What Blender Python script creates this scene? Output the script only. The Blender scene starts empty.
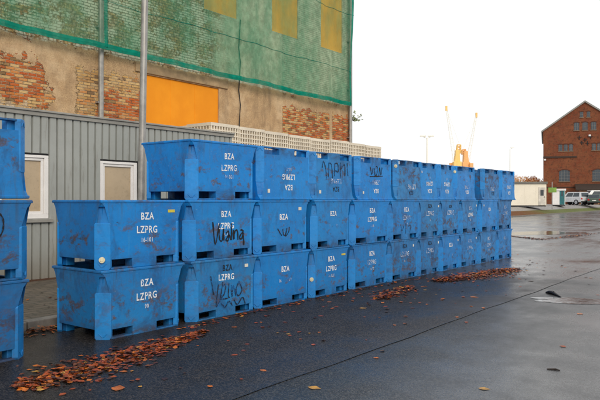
import bpy, bmesh, math, random
from mathutils import Vector, Matrix
random.seed(11)
R = math.radians
scene = bpy.context.scene
COL = scene.collection

# ------------------------------------------------------------------ helpers
class MB:
    """collects shapes, then links them as ONE mesh object"""
    def __init__(s): s.v = []; s.f = []; s.m = []
    def add(s, vs, fs, mi=0):
        o = len(s.v); s.v += [tuple(v) for v in vs]
        for f in fs: s.f.append(tuple(o + i for i in f)); s.m.append(mi)
        return s
    def box(s, x0, x1, y0, y1, z0, z1, mi=0, M=None):
        vs = [Vector(p) for p in ((x0,y0,z0),(x1,y0,z0),(x1,y1,z0),(x0,y1,z0),(x0,y0,z1),(x1,y0,z1),(x1,y1,z1),(x0,y1,z1))]
        if M is not None: vs = [M @ v for v in vs]
        return s.add(vs, [(0,3,2,1),(4,5,6,7),(0,1,5,4),(1,2,6,5),(2,3,7,6),(3,0,4,7)], mi)
    def tube(s, pts, r, n=10, mi=0, caps=True):
        pts = [Vector(p) for p in pts]; rs = r if isinstance(r, (list, tuple)) else [r]*len(pts)
        rings = []
        for i, p in enumerate(pts):
            d = (pts[min(i+1, len(pts)-1)] - pts[max(i-1, 0)]).normalized()
            a = Vector((0,0,1)) if abs(d.z) < .9 else Vector((1,0,0))
            u = d.cross(a).normalized(); w = d.cross(u).normalized()
            rings.append([p + (u*math.cos(2*math.pi*k/n) + w*math.sin(2*math.pi*k/n))*rs[i] for k in range(n)])
        vs = [q for rg in rings for q in rg]; fs = []
        for i in range(len(rings)-1):
            for k in range(n):
                a, b = i*n+k, i*n+(k+1) % n
                fs.append((a, b, b+n, a+n))
        if caps: fs += [tuple(range(n))[::-1], tuple((len(rings)-1)*n+k for k in range(n))]
        return s.add(vs, fs, mi)
    def disc(s, c, axis, r, n=16, th=.01, mi=0):
        c = Vector(c); a = Vector(axis).normalized()
        return s.tube([c, c + a*th], r, n, mi)
    def prism(s, poly, axis, a0, a1, mi=0):
        """poly of 2-D points swept along x (poly=(y,z)), y (poly=(x,z)) or z (poly=(x,y))"""
        def P(p, a):
            return (a,p[0],p[1]) if axis == 'x' else (p[0],a,p[1]) if axis == 'y' else (p[0],p[1],a)
        n = len(poly)
        vs = [P(p,a0) for p in poly] + [P(p,a1) for p in poly]
        fs = [tuple(range(n)), tuple(range(2*n-1, n-1, -1))] + [(i, i+n, (i+1) % n + n, (i+1) % n) for i in range(n)]
        return s.add(vs, fs, mi)
    def build(s, name, mat, parent=None, bevel=0, smooth=False, seg=2):
        me = bpy.data.meshes.new(name); me.from_pydata(s.v, [], s.f); me.validate()
        mats = mat if isinstance(mat, (list, tuple)) else [mat]
        for m in mats: me.materials.append(m)
        if len(mats) > 1:
            for p, mi in zip(me.polygons, s.m): p.material_index = mi
        bm = bmesh.new(); bm.from_mesh(me)
        bmesh.ops.recalc_face_normals(bm, faces=bm.faces)
        if smooth:
            for f in bm.faces: f.smooth = True
        bm.to_mesh(me); bm.free()
        o = bpy.data.objects.new(name, me); COL.objects.link(o)
        if parent: o.parent = parent
        if bevel:
            b = o.modifiers.new('bevel', 'BEVEL'); b.width = bevel; b.segments = seg; b.limit_method = 'ANGLE'; b.angle_limit = R(28)
        return o

def tag(o, label=None, cat=None, group=None, kind=None):
    if label: o['label'] = label
    if cat: o['category'] = cat
    if group: o['group'] = group
    if kind: o['kind'] = kind
    return o
def thing(name, label, cat, loc=(0,0,0), rz=0, group=None):
    o = bpy.data.objects.new(name, None); COL.objects.link(o)
    o.location = loc; o.rotation_euler = (0,0,rz); o.empty_display_size = .1
    return tag(o, label, cat, group)
def dup(root, loc, rot=(0,0,0), label=None, group=None):
    r = root.copy(); COL.objects.link(r); r.location = loc; r.rotation_euler = rot
    if label: r['label'] = label
    if group: r['group'] = group
    for ch in list(root.children):
        c = ch.copy(); COL.objects.link(c); c.parent = r
        for g in list(ch.children):
            d = g.copy(); COL.objects.link(d); d.parent = c
    return r

# ------------------------------------------------------------------ material helper
class NT:
    def __init__(s, name):
        s.m = bpy.data.materials.new(name); s.m.use_nodes = True
        s.t = s.m.node_tree; s.t.nodes.clear()
        s.out = s.t.nodes.new('ShaderNodeOutputMaterial')
    def n(s, typ, ins=None, **kw):
        nd = s.t.nodes.new(typ)
        for k, v in kw.items(): setattr(nd, k, v)
        for k, v in (ins or {}).items(): s.put(nd.inputs[k], v)
        return nd
    def put(s, sock, v):
        if isinstance(v, bpy.types.NodeSocket): s.t.links.new(v, sock)
        elif isinstance(v, bpy.types.Node): s.t.links.new(v.outputs[0], sock)
        else:
            if hasattr(sock.default_value, '__len__') and not hasattr(v, '__len__'): v = (v,)*len(sock.default_value)
            if hasattr(v, '__len__') and len(v) == 3 and len(sock.default_value) == 4: v = (*v, 1)
            sock.default_value = v
    def math(s, op, a, b=0, c=0, clamp=False):
        nd = s.n('ShaderNodeMath', {0: a, 1: b, 2: c}, operation=op); nd.use_clamp = clamp; return nd.outputs[0]
    def noise(s, vec, scale, detail=4, rough=.55, dist=0):
        return s.n('ShaderNodeTexNoise', {'Vector': vec, 'Scale': scale, 'Detail': detail, 'Roughness': rough, 'Distortion': dist}).outputs['Fac']
    def ramp(s, fac, a, b, lo=0., hi=1.):
        """smooth map of fac from a..b to lo..hi"""
        nd = s.n('ShaderNodeMapRange', {'Value': fac, 'From Min': a, 'From Max': b, 'To Min': lo, 'To Max': hi}, interpolation_type='SMOOTHSTEP')
        return nd.outputs[0]
    def mix(s, f, a, b, blend='MIX'):
        nd = s.n('ShaderNodeMix', data_type='RGBA', blend_type=blend)
        s.put(nd.inputs[0], f); s.put(nd.inputs[6], a); s.put(nd.inputs[7], b); return nd.outputs[2]
    def pos(s): return s.n('ShaderNodeNewGeometry').outputs['Position']
    def obj(s): return s.n('ShaderNodeTexCoord').outputs['Object']
    def xyz(s, v): return s.n('ShaderNodeSeparateXYZ', {0: v}).outputs
    def comb(s, x, y, z): return s.n('ShaderNodeCombineXYZ', {0: x, 1: y, 2: z}).outputs[0]
    def scale(s, v, k): return s.n('ShaderNodeVectorMath', {0: v, 1: k}, operation='MULTIPLY').outputs[0]
    def bump(s, h, strength=.3, dist=.01, normal=None):
        nd = s.n('ShaderNodeBump', {'Height': h, 'Strength': strength, 'Distance': dist})
        if normal is not None: s.put(nd.inputs['Normal'], normal)
        return nd.outputs[0]
    def pbr(s, color, rough=.6, normal=None, metal=0, spec=.5, **kw):
        b = s.n('ShaderNodeBsdfPrincipled', {'Base Color': color, 'Roughness': rough, 'Metallic': metal, 'Specular IOR Level': spec})
        if normal is not None: s.put(b.inputs['Normal'], normal)
        for k, v in kw.items(): s.put(b.inputs[k], v)
        s.t.links.new(b.outputs[0], s.out.inputs[0]); return b

def weathered(name, color, rough=.6, metal=0, var=.25, scale=3, spec=.4, bump=.08):
    t = NT(name); p = t.pos()
    n1 = t.noise(p, scale, 6, .65); n2 = t.noise(p, scale*14, 3)
    c = t.mix(t.ramp(n1, .3, .75), tuple(x*(1-var) for x in color), tuple(min(1, x*(1+var*.6)) for x in color))
    c = t.mix(t.ramp(n2, .55, .75, 0, .35), c, tuple(x*.55 for x in color))
    t.pbr(c, t.ramp(n1, .2, .8, rough-.08, rough+.12), t.bump(n2, bump, .01), metal, spec)
    return t.m

# ---- blue moulded plastic; object colour: R = fade, G = scuffs, B = darkening
def blue_plastic(name, post=False):
    t = NT(name); p = t.pos(); o = t.obj(); oz = t.xyz(o)[2]
    info = t.n('ShaderNodeObjectInfo'); rgb = t.n('ShaderNodeSeparateColor', {0: info.outputs['Color']}).outputs
    big = t.noise(p, 1.7, 4, .6); mid = t.noise(t.scale(p, (1, 1, 1.5)), 4.5, 7, .72, .5); fine = t.noise(p, 45, 4, .7); blot = t.noise(t.scale(p, (1, 1, 1.3)), 11, 6, .7, .4)
    streak = t.noise(t.scale(p, (1, 1, .09)), 22, 4, .65)
    scr = t.noise(t.scale(p, (1, .12, 1)), 30, 3, .7)
    base = t.mix(rgb[0], (.001, .222, .65), (.024, .255, .56))
    base = t.mix(t.ramp(big, .3, .7, 0, .5), base, (.002, .145, .48))
    base = t.mix(t.ramp(streak, .5, .8, 0, .40), base, (.045, .27, .56))
    base = t.mix(t.ramp(fine, .56, .78, 0, .35), base, (.008, .075, .22))
    if post: base = t.mix(.55, base, (.005, .262, .70))
    k = .4 if post else 1.
    # grey-brown rubbed patches, mostly in the lower half of the wall, and along the edges
    zmask = t.math('MULTIPLY', t.ramp(oz, .10, .20), t.ramp(oz, .36, .62, 1, .25))
    edge = t.math('MAXIMUM', t.ramp(oz, .03, .12, .9, 0), t.ramp(oz, .735, .775, 0, .6))
    drive = t.math('ADD', t.math('ADD', t.math('MULTIPLY', mid, .62), t.math('MULTIPLY', blot, .38)), t.math('MULTIPLY', rgb[1], .075))
    patch = t.math('MULTIPLY', t.ramp(drive, .54, .64), t.math('MAXIMUM', zmask, edge))
    grain = t.ramp(t.math('ADD', fine, t.math('MULTIPLY', scr, .6)), .55, .88)
    rub = t.math('MULTIPLY', patch, t.math('ADD', t.math('MULTIPLY', grain, .5), .5), clamp=True)
    brown = t.mix(t.ramp(blot, .42, .62), (.050, .050, .055), (.125, .075, .050))
    c = t.mix(t.math('MULTIPLY', rub, .95*k), base, brown)
    scuff = t.math('MULTIPLY', t.ramp(scr, .60, .72), t.ramp(mid, .45, .65))
    c = t.mix(t.math('MULTIPLY', scuff, .5*k), c, (.05, .12, .22))
    pale = t.math('MULTIPLY', t.ramp(t.noise(t.scale(p, (1, .25, 1)), 60, 2, .6), .66, .76), t.ramp(big, .4, .6))
    c = t.mix(t.math('MULTIPLY', pale, .5), c, (.22, .40, .62))
    grime = t.math('MULTIPLY', t.ramp(oz, .02, .24, .65, 0), t.ramp(mid, .3, .6))
    c = t.mix(t.math('MULTIPLY', grime, k), c, (.03, .045, .075))
    drip = t.math('MULTIPLY', t.ramp(streak, .50, .68), t.ramp(oz, .4, .74, 0, .65))
    c = t.mix(t.math('MULTIPLY', drip, t.math('ADD', t.math('MULTIPLY', rgb[1], .8*k), .1)), c, (.045, .055, .085))
    stain = t.math('MULTIPLY', t.ramp(t.noise(t.scale(p, (1, 1, .6)), 3.1, 6, .7, .6), .50, .68), t.math('ADD', t.math('MULTIPLY', rgb[1], .55*k), .15))
    c = t.mix(stain, c, (.014, .060, .165))
    blk = t.math('MULTIPLY', t.ramp(t.noise(t.scale(p, (1, .3, 1)), 17, 5, .75, .4), .62, .70), t.ramp(blot, .45, .6)); c = t.mix(t.math('MULTIPLY', blk, .8*k), c, (.018, .022, .035))
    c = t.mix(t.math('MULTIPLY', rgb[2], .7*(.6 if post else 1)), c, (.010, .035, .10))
    bh = t.math('ADD', t.math('MULTIPLY', big, 1.3), t.math('MULTIPLY', fine, .06))
    t.pbr(c, t.math('ADD', t.ramp(mid, .3, .7, .40, .58), t.math('MULTIPLY', rub, .25)), t.bump(bh, .45, .03), 0, .38)
    return t.m
BLUE = blue_plastic('blue_plastic'); BLUE_POST = blue_plastic('blue_plastic_posts', True)

def paint(name, color, worn=.5, under=(.010, .15, .46)):
    t = NT(name); p = t.pos()
    n = t.noise(p, 38, 5, .75); n2 = t.noise(p, 6, 3)
    f = t.ramp(t.math('ADD', n, t.math('MULTIPLY', n2, .5)), worn+.18, worn+.32, 0, .9)
    t.pbr(t.mix(f, color, under), .6, None, 0, .3)
    return t.m
WHITE_P = paint('white_paint', (.74, .76, .78), .63)
FAINT_P = paint('faded_white_paint', (.60, .64, .70), .50)
BLACK_P = paint('black_paint', (.010, .010, .013), .66)
FAINTB_P = paint('faded_black_paint', (.012, .016, .028), .56)
STICK_W = weathered('paper_sticker', (.72, .70, .62), .6)
STICK_Y = weathered('yellow_sticker', (.62, .52, .07), .55)
PLUG = weathered('cream_plug', (.72, .66, .45), .45)

# ------------------------------------------------------------------ the blue pallet box
H = .79
WIDE = dict(ch=.108, hw=.096, off=.008); SLIM = dict(ch=.082, hw=.070, off=.006)
def octo_section(W, D, z, ins, c):
    """rect half sizes with chamfered corners; four points per corner, outer edges first"""
    hx, hy = D/2-ins, W/2-ins;     pts = []
    for sx, sy, order in ((1,-1,0),(1,1,1),(-1,1,0),(-1,-1,1)):
        a = Vector((sx*(hx-c), sy*hy, z)); b = Vector((sx*hx, sy*(hy-c), z))
        seq = [a, a.lerp(b, .17), a.lerp(b, .83), b]
        if order: seq = seq[::-1]
        pts += seq
    return pts
def tub_mesh(W, D, K):
    ch = K['ch']; mb = MB()
    s0 = octo_section(W, D, .115, .014, ch); s1 = octo_section(W, D, .52, .010, ch)
    full = octo_section(W, D, .715, .009, .046)
    s2 = []
    flat = octo_section(W, D, .705, .010, ch)
    for i in range(16):
        s2.append(flat[i] if i % 4 in (1, 2) else full[i])
    lip0 = full; lip1 = octo_section(W, D, .762, .008, .010)
    secs = [s0, s1, s2]
    vs = [p for s in secs for p in s]; fs = []
    for i in range(2):
        for k in range(16): fs.append((i*16+k, i*16+(k+1) % 16, (i+1)*16+(k+1) % 16, (i+1)*16+k))
    mb.add(vs, fs)
    for c in range(4):                       # roof of each corner recess
        a = [s2[c*4+j] for j in range(4)]
        mb.add([a[0], a[1], a[2], a[3], full[c*4+1], full[c*4+2]], [(0, 1, 2, 3, 5, 4)])
    vs = full + lip1; fs = [(k, (k+1) % 16, 16+(k+1) % 16, 16+k) for k in range(16)]
    mb.add(vs, fs)
    # underside and inner shell
    mb.add(s0, [tuple(range(16))])
    def rect(z, ins): hx, hy = D/2-ins, W/2-ins; return [Vector(p) for p in ((-hx,-hy,z),(hx,-hy,z),(hx,hy,z),(-hx,hy,z))]
    a, b = rect(.775, .055), rect(.16, .085)
    a2 = rect(.775, .2)
    mb.add(a+b, [(0,1,5,4),(1,2,6,5),(2,3,7,6),(3,0,4,7),(4,5,6,7)])
    return mb
def rim_mesh(W, D):
    mb = MB()
    def rect(z, ins): hx, hy = D/2-ins, W/2-ins; return [Vector(p) for p in ((-hx,-hy,z),(hx,-hy,z),(hx,hy,z),(-hx,hy,z))]
    rs = [rect(.757, .03), rect(.757, .003), rect(.763, 0), rect(.783, 0), rect(.79, .008), rect(.79, .05), rect(.77, .06)]
    vs = [p for r in rs for p in r]; fs = []
    for i in range(len(rs)-1):
        for k in range(4): fs.append((i*4+k, i*4+(k+1) % 4, (i+1)*4+(k+1) % 4, (i+1)*4+k))
    return mb.add(vs, fs)
def post_mesh(W, D, sx, sy, K):
    """flat corner leg on the chamfer, running down to the foot, with the raised V near its toe"""
    mb = MB(); ch = K['ch']; h_ = K['hw']; o_ = K['off']
    c = Vector((sx*(D/2-.011-ch/2), sy*(W/2-.011-ch/2), 0))
    n = Vector((sx, sy, 0)).normalized(); u = Vector((-n.y, n.x, 0))
    M = Matrix(((u.x, n.x, 0, c.x), (u.y, n.y, 0, c.y), (0, 0, 1, 0), (0, 0, 0, 1)))
    pr = [(-h_,.025),(-h_+.018,0),(h_-.018,0),(h_,.025),(h_,.515),(h_-.01,.53),(-h_+.01,.53),(-h_,.515)]
    vs = [M @ Vector((x, -.05, z)) for x, z in pr] + [M @ Vector((x*.93, o_, z)) for x, z in pr]
    k = len(pr)
    mb.add(vs, [tuple(range(k)), tuple(range(2*k-1, k-1, -1))] + [(i, i+k, (i+1) % k+k, (i+1) % k) for i in range(k)])
    for sg in (-1, 1):
        v = [M @ Vector(p) for p in ((0,o_-.002,.030),(sg*.012,o_-.002,.030),(sg*.052,o_-.002,.075),(sg*.036,o_-.002,.075),(0,o_+.007,.030),(sg*.012,o_+.007,.030),(sg*.052,o_+.007,.075),(sg*.036,o_+.007,.075))]
        mb.add(v, [(0,1,2,3),(4,5,6,7),(0,1,5,4),(1,2,6,5),(2,3,7,6),(3,0,4,7)])
    # foot block behind it
    fx, fy = sx*(D/2-.19), sy*(W/2-.19)
    mb.box(min(fx, fx+sx*.11), max(fx, fx+sx*.11), min(fy, fy+sy*.11), max(fy, fy+sy*.11), .004, .13)
    return mb
proto = {}
def proto_box(W, D, wide):
    if (W, D, wide) in proto: return proto[(W, D, wide)]
    K = WIDE if wide else SLIM
    P = []
    P.append(('tub', tub_mesh(W, D, K), .015)); P.append(('rim', rim_mesh(W, D), .005))
    for sx in (-1, 1):
        for sy in (-1, 1): P.append(('corner_post', post_mesh(W, D, sx, sy, K), .007))
    fw = W*.145
    for sx in (-1, 1):
        x1 = sx*(D/2-.015); x0 = sx*(D/2-.16)
        P.append(('middle_foot', MB().box(min(x0, x1), max(x0, x1), -fw, fw, 0, .13), .008))
        a = sx*(D/2-.020); b = sx*(D/2-.10)
        P.append(('pocket_bar', MB().box(min(a, b), max(a, b), -W/2+.12, -fw-.003, .002, .022), .004)); P.append(('pocket_bar', MB().box(min(a, b), max(a, b), fw+.003, W/2-.12, .002, .022), .004))
    P.append(('middle_foot', MB().box(-.12, .12, -fw*.9, fw*.9, .003, .13), .008))
    meshes = []
    for nm, mb, bv in P:
        o = mb.build(nm, BLUE_POST if nm == 'corner_post' else BLUE, None, bv); meshes.append((nm, o))
    proto[(W, D, wide)] = meshes
    for nm, o in meshes: COL.objects.unlink(o)
    return meshes

def text_mesh(s, size, sx=.80, sp=1.14):
    cu = bpy.data.curves.new('t', 'FONT'); cu.body = s; cu.size = size*1.37; cu.align_x = 'CENTER'; cu.align_y = 'CENTER'; cu.space_character = sp
    cu.resolution_u = 3; cu.offset = size*.022
    o = bpy.data.objects.new('t', cu); COL.objects.link(o); dg = bpy.context.evaluated_depsgraph_get()
    me = bpy.data.meshes.new_from_object(o.evaluated_get(dg)); bpy.data.objects.remove(o)
    V = [(v.co.x*sx, v.co.y) for v in me.vertices]; F = [tuple(p.vertices) for p in me.polygons]
    bpy.data.meshes.remove(me); return V, F
def face_x(D): return D/2-.0185
def wall_x(D, z):                                   # the street wall leans out a little towards its top
    if z < .52: return D/2 - (.014 - .004*(z-.115)/.405)
    return D/2 - .0092
def put_text(parent, D, lines, name='lettering'):
    """lines: (text, cy, cz, size, material)"""
    for s, cy, cz, size, mat in lines:
        V, F = text_mesh(s, size)
        mb = MB(); tilt = random.uniform(-.02, .02)
        mb.add([(wall_x(D, cz+y)+.0035, cy+x, cz+y+x*tilt) for x, y in V], F)
        mb.build(name, mat, parent)
def strokes(parent, D, lines, mat, w=.014, name='graffiti'):
    mb = MB()
    for k, pl in enumerate(lines):
        pts = [Vector((0, a, b)) for a, b in pl]
        # smooth the hand-drawn line a little
        sm = []
        for i in range(len(pts)-1):
            p0, p1, p2, p3 = pts[max(i-1, 0)], pts[i], pts[i+1], pts[min(i+2, len(pts)-1)]
            for q in range(5):
                t = q/5; sm.append(.5*((2*p1)+(-p0+p2)*t+(2*p0-5*p1+4*p2-p3)*t*t+(-p0+3*p1-3*p2+p3)*t**3))
        sm.append(pts[-1]); vs = []
        for i, p in enumerate(sm):
            d = (sm[min(i+1, len(sm)-1)]-sm[max(i-1, 0)]); d = d.normalized() if d.length else Vector((0, 1, 0))
            nn = Vector((0, -d.z, d.y))*w*(.42+.13*math.sin(i*1.7+k))
            off = .0045+.0004*k
            for q in (p+nn, p-nn): vs.append((wall_x(D, q.z)+off, q.y, q.z))
        mb.add(vs, [(2*i, 2*i+1, 2*i+3, 2*i+2) for i in range(len(sm)-1)])
    mb.build(name, mat, parent)
def sticker(parent, D, cy, cz, w, h, mat):
    mb = MB(); mb.add([(wall_x(D, cz-h/2)+.004, cy-w/2, cz-h/2), (wall_x(D, cz-h/2)+.004, cy+w/2, cz-h/2), (wall_x(D, cz+h/2)+.004, cy+w/2, cz+h/2), (wall_x(D, cz+h/2)+.004, cy-w/2, cz+h/2)], [(0,1,2,3)])
    mb.build('sticker', mat, parent)
def plug(parent, W, D, z=.16, sy=-1):
    c = Vector((D/2-.011-.05, sy*(W/2-.011-.05), z)); n = Vector((1, sy, 0)).normalized()
    mb = MB(); mb.disc(c+n*.008, n, .034, 18, .022); mb.disc(c+n*.030, n, .018, 12, .006)
    mb.build('drain_plug', PLUG, parent, .003)

V_STD = lambda num, b=WHITE_P, l=WHITE_P, n=FAINT_P, cy=.03: [(s, cy, z, h, m) for s, z, h, m in (('BZA', .595, .086, b), ('LZPRG', .435, .086, l), (num, .315, .052, n)) if s]
TAG_V = [[(-.22,.50),(-.17,.20),(-.10,.47)], [(-.10,.40),(-.09,.26),(-.04,.25),(-.02,.40),(-.01,.24)], [(.03,.34),(.08,.36),(.07,.24),(.03,.25),(.09,.31),(.12,.24)],
         [(.13,.47),(.14,.24)], [(.17,.38),(.18,.25),(.20,.36),(.25,.36),(.26,.24)], [(.31,.37),(.36,.36),(.34,.25),(.29,.27),(.36,.33),(.38,.16)]]
TAG_B = [[(-.30,.57),(-.24,.32)], [(-.15,.46),(-.19,.16),(-.12,.24),(-.07,.47)], [(-.06,.42),(-.01,.43),(-.04,.31),(-.10,.25),(.03,.24)], [(.05,.45),(.04,.27),(.07,.25)], [(.10,.42),(.11,.25),(.14,.40),(.19,.25)],
         [(.25,.45),(.19,.34),(.24,.25),(.31,.33),(.25,.45)], [(-.10,.19),(-.02,.13),(.05,.20),(.12,.13)], [(.15,.21),(.22,.13),(.32,.22),(.38,.12)]]
TAG_C = [[(-.16,.36),(-.10,.29),(-.06,.25)], [(-.04,.35),(-.02,.26),(.03,.27),(.06,.36)], [(.06,.36),(.02,.24),(.10,.30),(.12,.38)]]
TAG_DRIP = [[(-.34,.16+.33),(-.30,.60),(-.24,.47),(-.22,.30)], [(-.15,.58),(-.17,.34)], [(-.15,.58),(-.08,.55),(-.05,.33)], [(.02,.58),(.0,.36)], [(.02,.58),(.10,.57),(.11,.44),(.03,.46)], [(.18,.60),(.18,.34)], [(.18,.48),(.30,.57),(.31,.38)], [(.38,.60),(.40,.38)]]
TAG_X = [[(-.20,.52),(-.15,.38),(-.10,.50)], [(-.06,.50),(-.03,.36),(.03,.40),(.05,.52),(.0,.53)], [(.10,.36),(.13,.52),(.17,.38),(.22,.52)], [(-.22,.34),(.24,.36)]]
TAG_O = [[(.20,.66),(.12,.62),(.11,.50),(.17,.43),(.27,.45),(.30,.56),(.27,.65),(.19,.66)]]

def blue_box(W, D, cx, cy, level, label, flip=False, texts=(), look=(.3,.4,0), tags=(), stick=(), plugs=(), group='blue pallet boxes stacked in the row', yaw=None, dz=0):
    yaw = R(random.uniform(-1.0, 1.0)) if yaw is None else R(yaw)
    z = level*H + dz
    root = thing('pallet_box', label, 'pallet box', (cx+random.uniform(-.012, .012), cy, z), yaw, group)
    if flip: root.location.z = z+H; root.rotation_euler = (math.pi, 0, yaw)
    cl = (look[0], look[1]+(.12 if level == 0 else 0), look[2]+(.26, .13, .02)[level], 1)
    for nm, o in proto_box(W, D, cy < 6.5 and not flip):
        c = o.copy(); COL.objects.link(c); c.parent = root; c.name = nm
    put_text(root, D, texts)
    for ln, m, w in tags: strokes(root, D, ln, m, w)
    for s in stick: sticker(root, D, *s)
    for s in plugs: plug(root, W, D, *s)
    for ch in root.children: ch.color = cl
    return root

XF = -6.05
def S(num, **k): return V_STD(num, **k)
SQ = lambda cy, cz=.655: (cy, cz, .045, .045, STICK_W)
# columns of the long row: centre along the row, width along the row, depth
COLS = dict(A=(4.81,1.23,1.0), B=(6.15,1.30,1.0), C=(7.46,1.25,1.0), D=(8.66,1.10,1.2), E=(9.96,1.29,1.0), F=(11.23,1.20,1.0), G=(12.35,1.02,1.2), H=(13.39,1.02,1.2), I=(14.46,1.09,1.2), J=(15.64,1.23,1.0), K=(16.82,1.10,1.2))
def place(key, level, label, dy=0, dx=0, **kw):
    cy, W, D = COLS[key]
    return blue_box(W, D, XF-D/2+dx, cy+dy, level, label, **kw)
# two boxes of the nearest column
place('A', 0, 'blue box on the ground beside the big leaf drift, heavy brown scuffs', texts=S('90', cy=.02), look=(.55,.75,.08), yaw=.3)
place('A', 1, 'blue box with cream plug on its corner and 16-101 under white lettering', texts=S('16-101', cy=.03, n=WHITE_P), look=(.1,.55,0), stick=[(.40,.655,.11,.035,STICK_Y)], plugs=[(.115,-1)], yaw=-.3)
# next column, three boxes
place('B', 0, 'blue box on the ground with black BZA, white LZPRG and faded black scrawl', texts=[('BZA',.02,.655,.085,BLACK_P),('LZPRG',.0,.53,.085,WHITE_P)], look=(.8,.6,.1), tags=[(TAG_B,FAINTB_P,.021)], stick=[(.40,.66,.07,.045,STICK_W)], dy=.02, yaw=.4)
place('B', 1, 'blue middle box with bold black scrawl over its white lettering', texts=S('16-12'), look=(.3,.5,0), tags=[(TAG_V,BLACK_P,.027)], yaw=-.5)
place('B', 2, 'upright blue box on top of the row, leftmost of the top layer', texts=S('16-081', cy=.06), look=(.05,.55,0), yaw=.5, dy=.05, dx=-.02)
# boxes beyond, ground layer and middle layer
lab0 = {
 'C': 'bright blue ground box with white BZA, third from the left along the long row',
 'D': 'blue ground box with yellow sticker, fourth along the long row',
 'E': 'blue ground box behind the small middle leaf heap, with pale corner post',
 'F': 'blue ground box with black BZA above smudged white letters, rust-stained right side',
 'G': 'dull scuffed blue ground box with black BZA, seventh along the long row',
 'H': 'clean bright blue ground box left of the far leaf heap, eighth along the row',
 'I': 'blue ground box with brown stain through its lettering, right behind the far leaf heap',
 'J': 'blue ground box second from the far end of the long row',
 'K': 'blue ground box at the far end of the long row'}
lab1 = {
 'C': 'blue middle-layer box with small black scribble under white BZA, third along the row',
 'D': 'blue middle-layer box with white BZA only, fourth along the row',
 'E': 'blue middle-layer box with pale smooth corner post, fifth along the row',
 'F': 'blue middle-layer box with faint black scrawl below white letters, sixth along the row',
 'G': 'dull blue middle-layer box with black BZA over white smudge, seventh along the row',
 'H': 'blue middle-layer box with orange-brown rust patches, eighth along the row',
 'I': 'blue middle-layer box ninth along the row, small white lettering',
 'J': 'bright blue middle-layer box second from the far end of the row',
 'K': 'dark blue middle-layer box at the far end of the row'}
BB = lambda num: [('BZA',.0,.655,.08,BLACK_P),('LZPRG',.0,.50,.10,FAINT_P),(num,.0,.36,.05,FAINT_P)]
T0 = {'C': [('BZA',.0,.53,.085,WHITE_P),('16',-.12,.36,.05,FAINT_P),('08',.12,.36,.05,FAINT_P)], 'D': S('16-021',cy=.0), 'E': S('16 02',l=FAINT_P), 'F': BB('94'), 'G': BB('16'),
      'H': [('BZA',.0,.56,.09,WHITE_P),('1',-.09,.33,.05,FAINT_P),('7',.09,.33,.05,FAINT_P)], 'I': S('16-4',b=FAINT_P,l=FAINT_P), 'J': S('16-1',b=FAINT_P,l=FAINT_P), 'K': [('BZA',.0,.56,.08,FAINT_P),('11',-.08,.33,.05,FAINT_P)]}
T1 = {'C': [('BZA',-.02,.53,.09,WHITE_P)], 'D': [('BZA',.0,.56,.085,WHITE_P),('1',-.10,.36,.045,FAINT_P),('13',.10,.36,.045,FAINT_P)], 'E': S('1 06',cy=.0), 'F': S('1 4',l=FAINT_P), 'G': BB('6'),
      'H': [('BZA',.0,.64,.07,BLACK_P),('LZPRG',.0,.50,.10,FAINT_P)], 'I': S('16',b=FAINT_P), 'J': [('BZA',.0,.55,.08,WHITE_P),('17',.0,.34,.05,FAINT_P)], 'K': S('16-2',b=FAINT_P,l=FAINT_P)}
L0 = {'C': (.15,.35,0), 'D': (.35,.35,.03), 'E': (.3,.5,.05), 'F': (.6,.95,.18), 'G': (.7,.9,.2), 'H': (.2,.3,.02), 'I': (.4,.6,.1), 'J': (.5,.8,.15), 'K': (.2,.5,.12)}
L1 = {'C': (.25,.4,0), 'D': (.4,.45,.06), 'E': (.1,.3,0), 'F': (.3,.7,.1), 'G': (.9,.6,.22), 'H': (.6,.95,.1), 'I': (.6,.7,.15), 'J': (.2,.4,.05), 'K': (.5,.9,.35)}
for k in 'CDEFGHIJK':
    st0 = {'C': [], 'D': [(.36,.65,.12,.03,STICK_Y)], 'F': [SQ(.36)], 'G': [SQ(.40)], 'H': [SQ(.40)], 'I': [SQ(.4)], 'J': []}.get(k, [])
    st1 = {'C': [(.38,.655,.075,.05,STICK_W)], 'G': [SQ(.40)], 'H': [], 'I': [SQ(.4)], 'J': [SQ(-.4)]}.get(k, [])
    tg = {'C': [(TAG_C,BLACK_P,.018)], 'F': [([[(-.2,.30),(-.15,.18),(-.08,.28)],[(.0,.33),(.0,.12)],[(.08,.26),(.20,.28),(.16,.14)]],FAINTB_P,.014)]}.get(k, [])
    place(k, 0, lab0[k], texts=T0[k], look=L0[k], stick=st0, dx=random.uniform(-.02,.02), plugs=[(.30,-1)] if k == 'D' else [])
    place(k, 1, lab1[k], texts=T1[k], look=L1[k], stick=st1, tags=tg, dx=random.uniform(-.02,.02), dy=random.uniform(-.02,.02))
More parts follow.
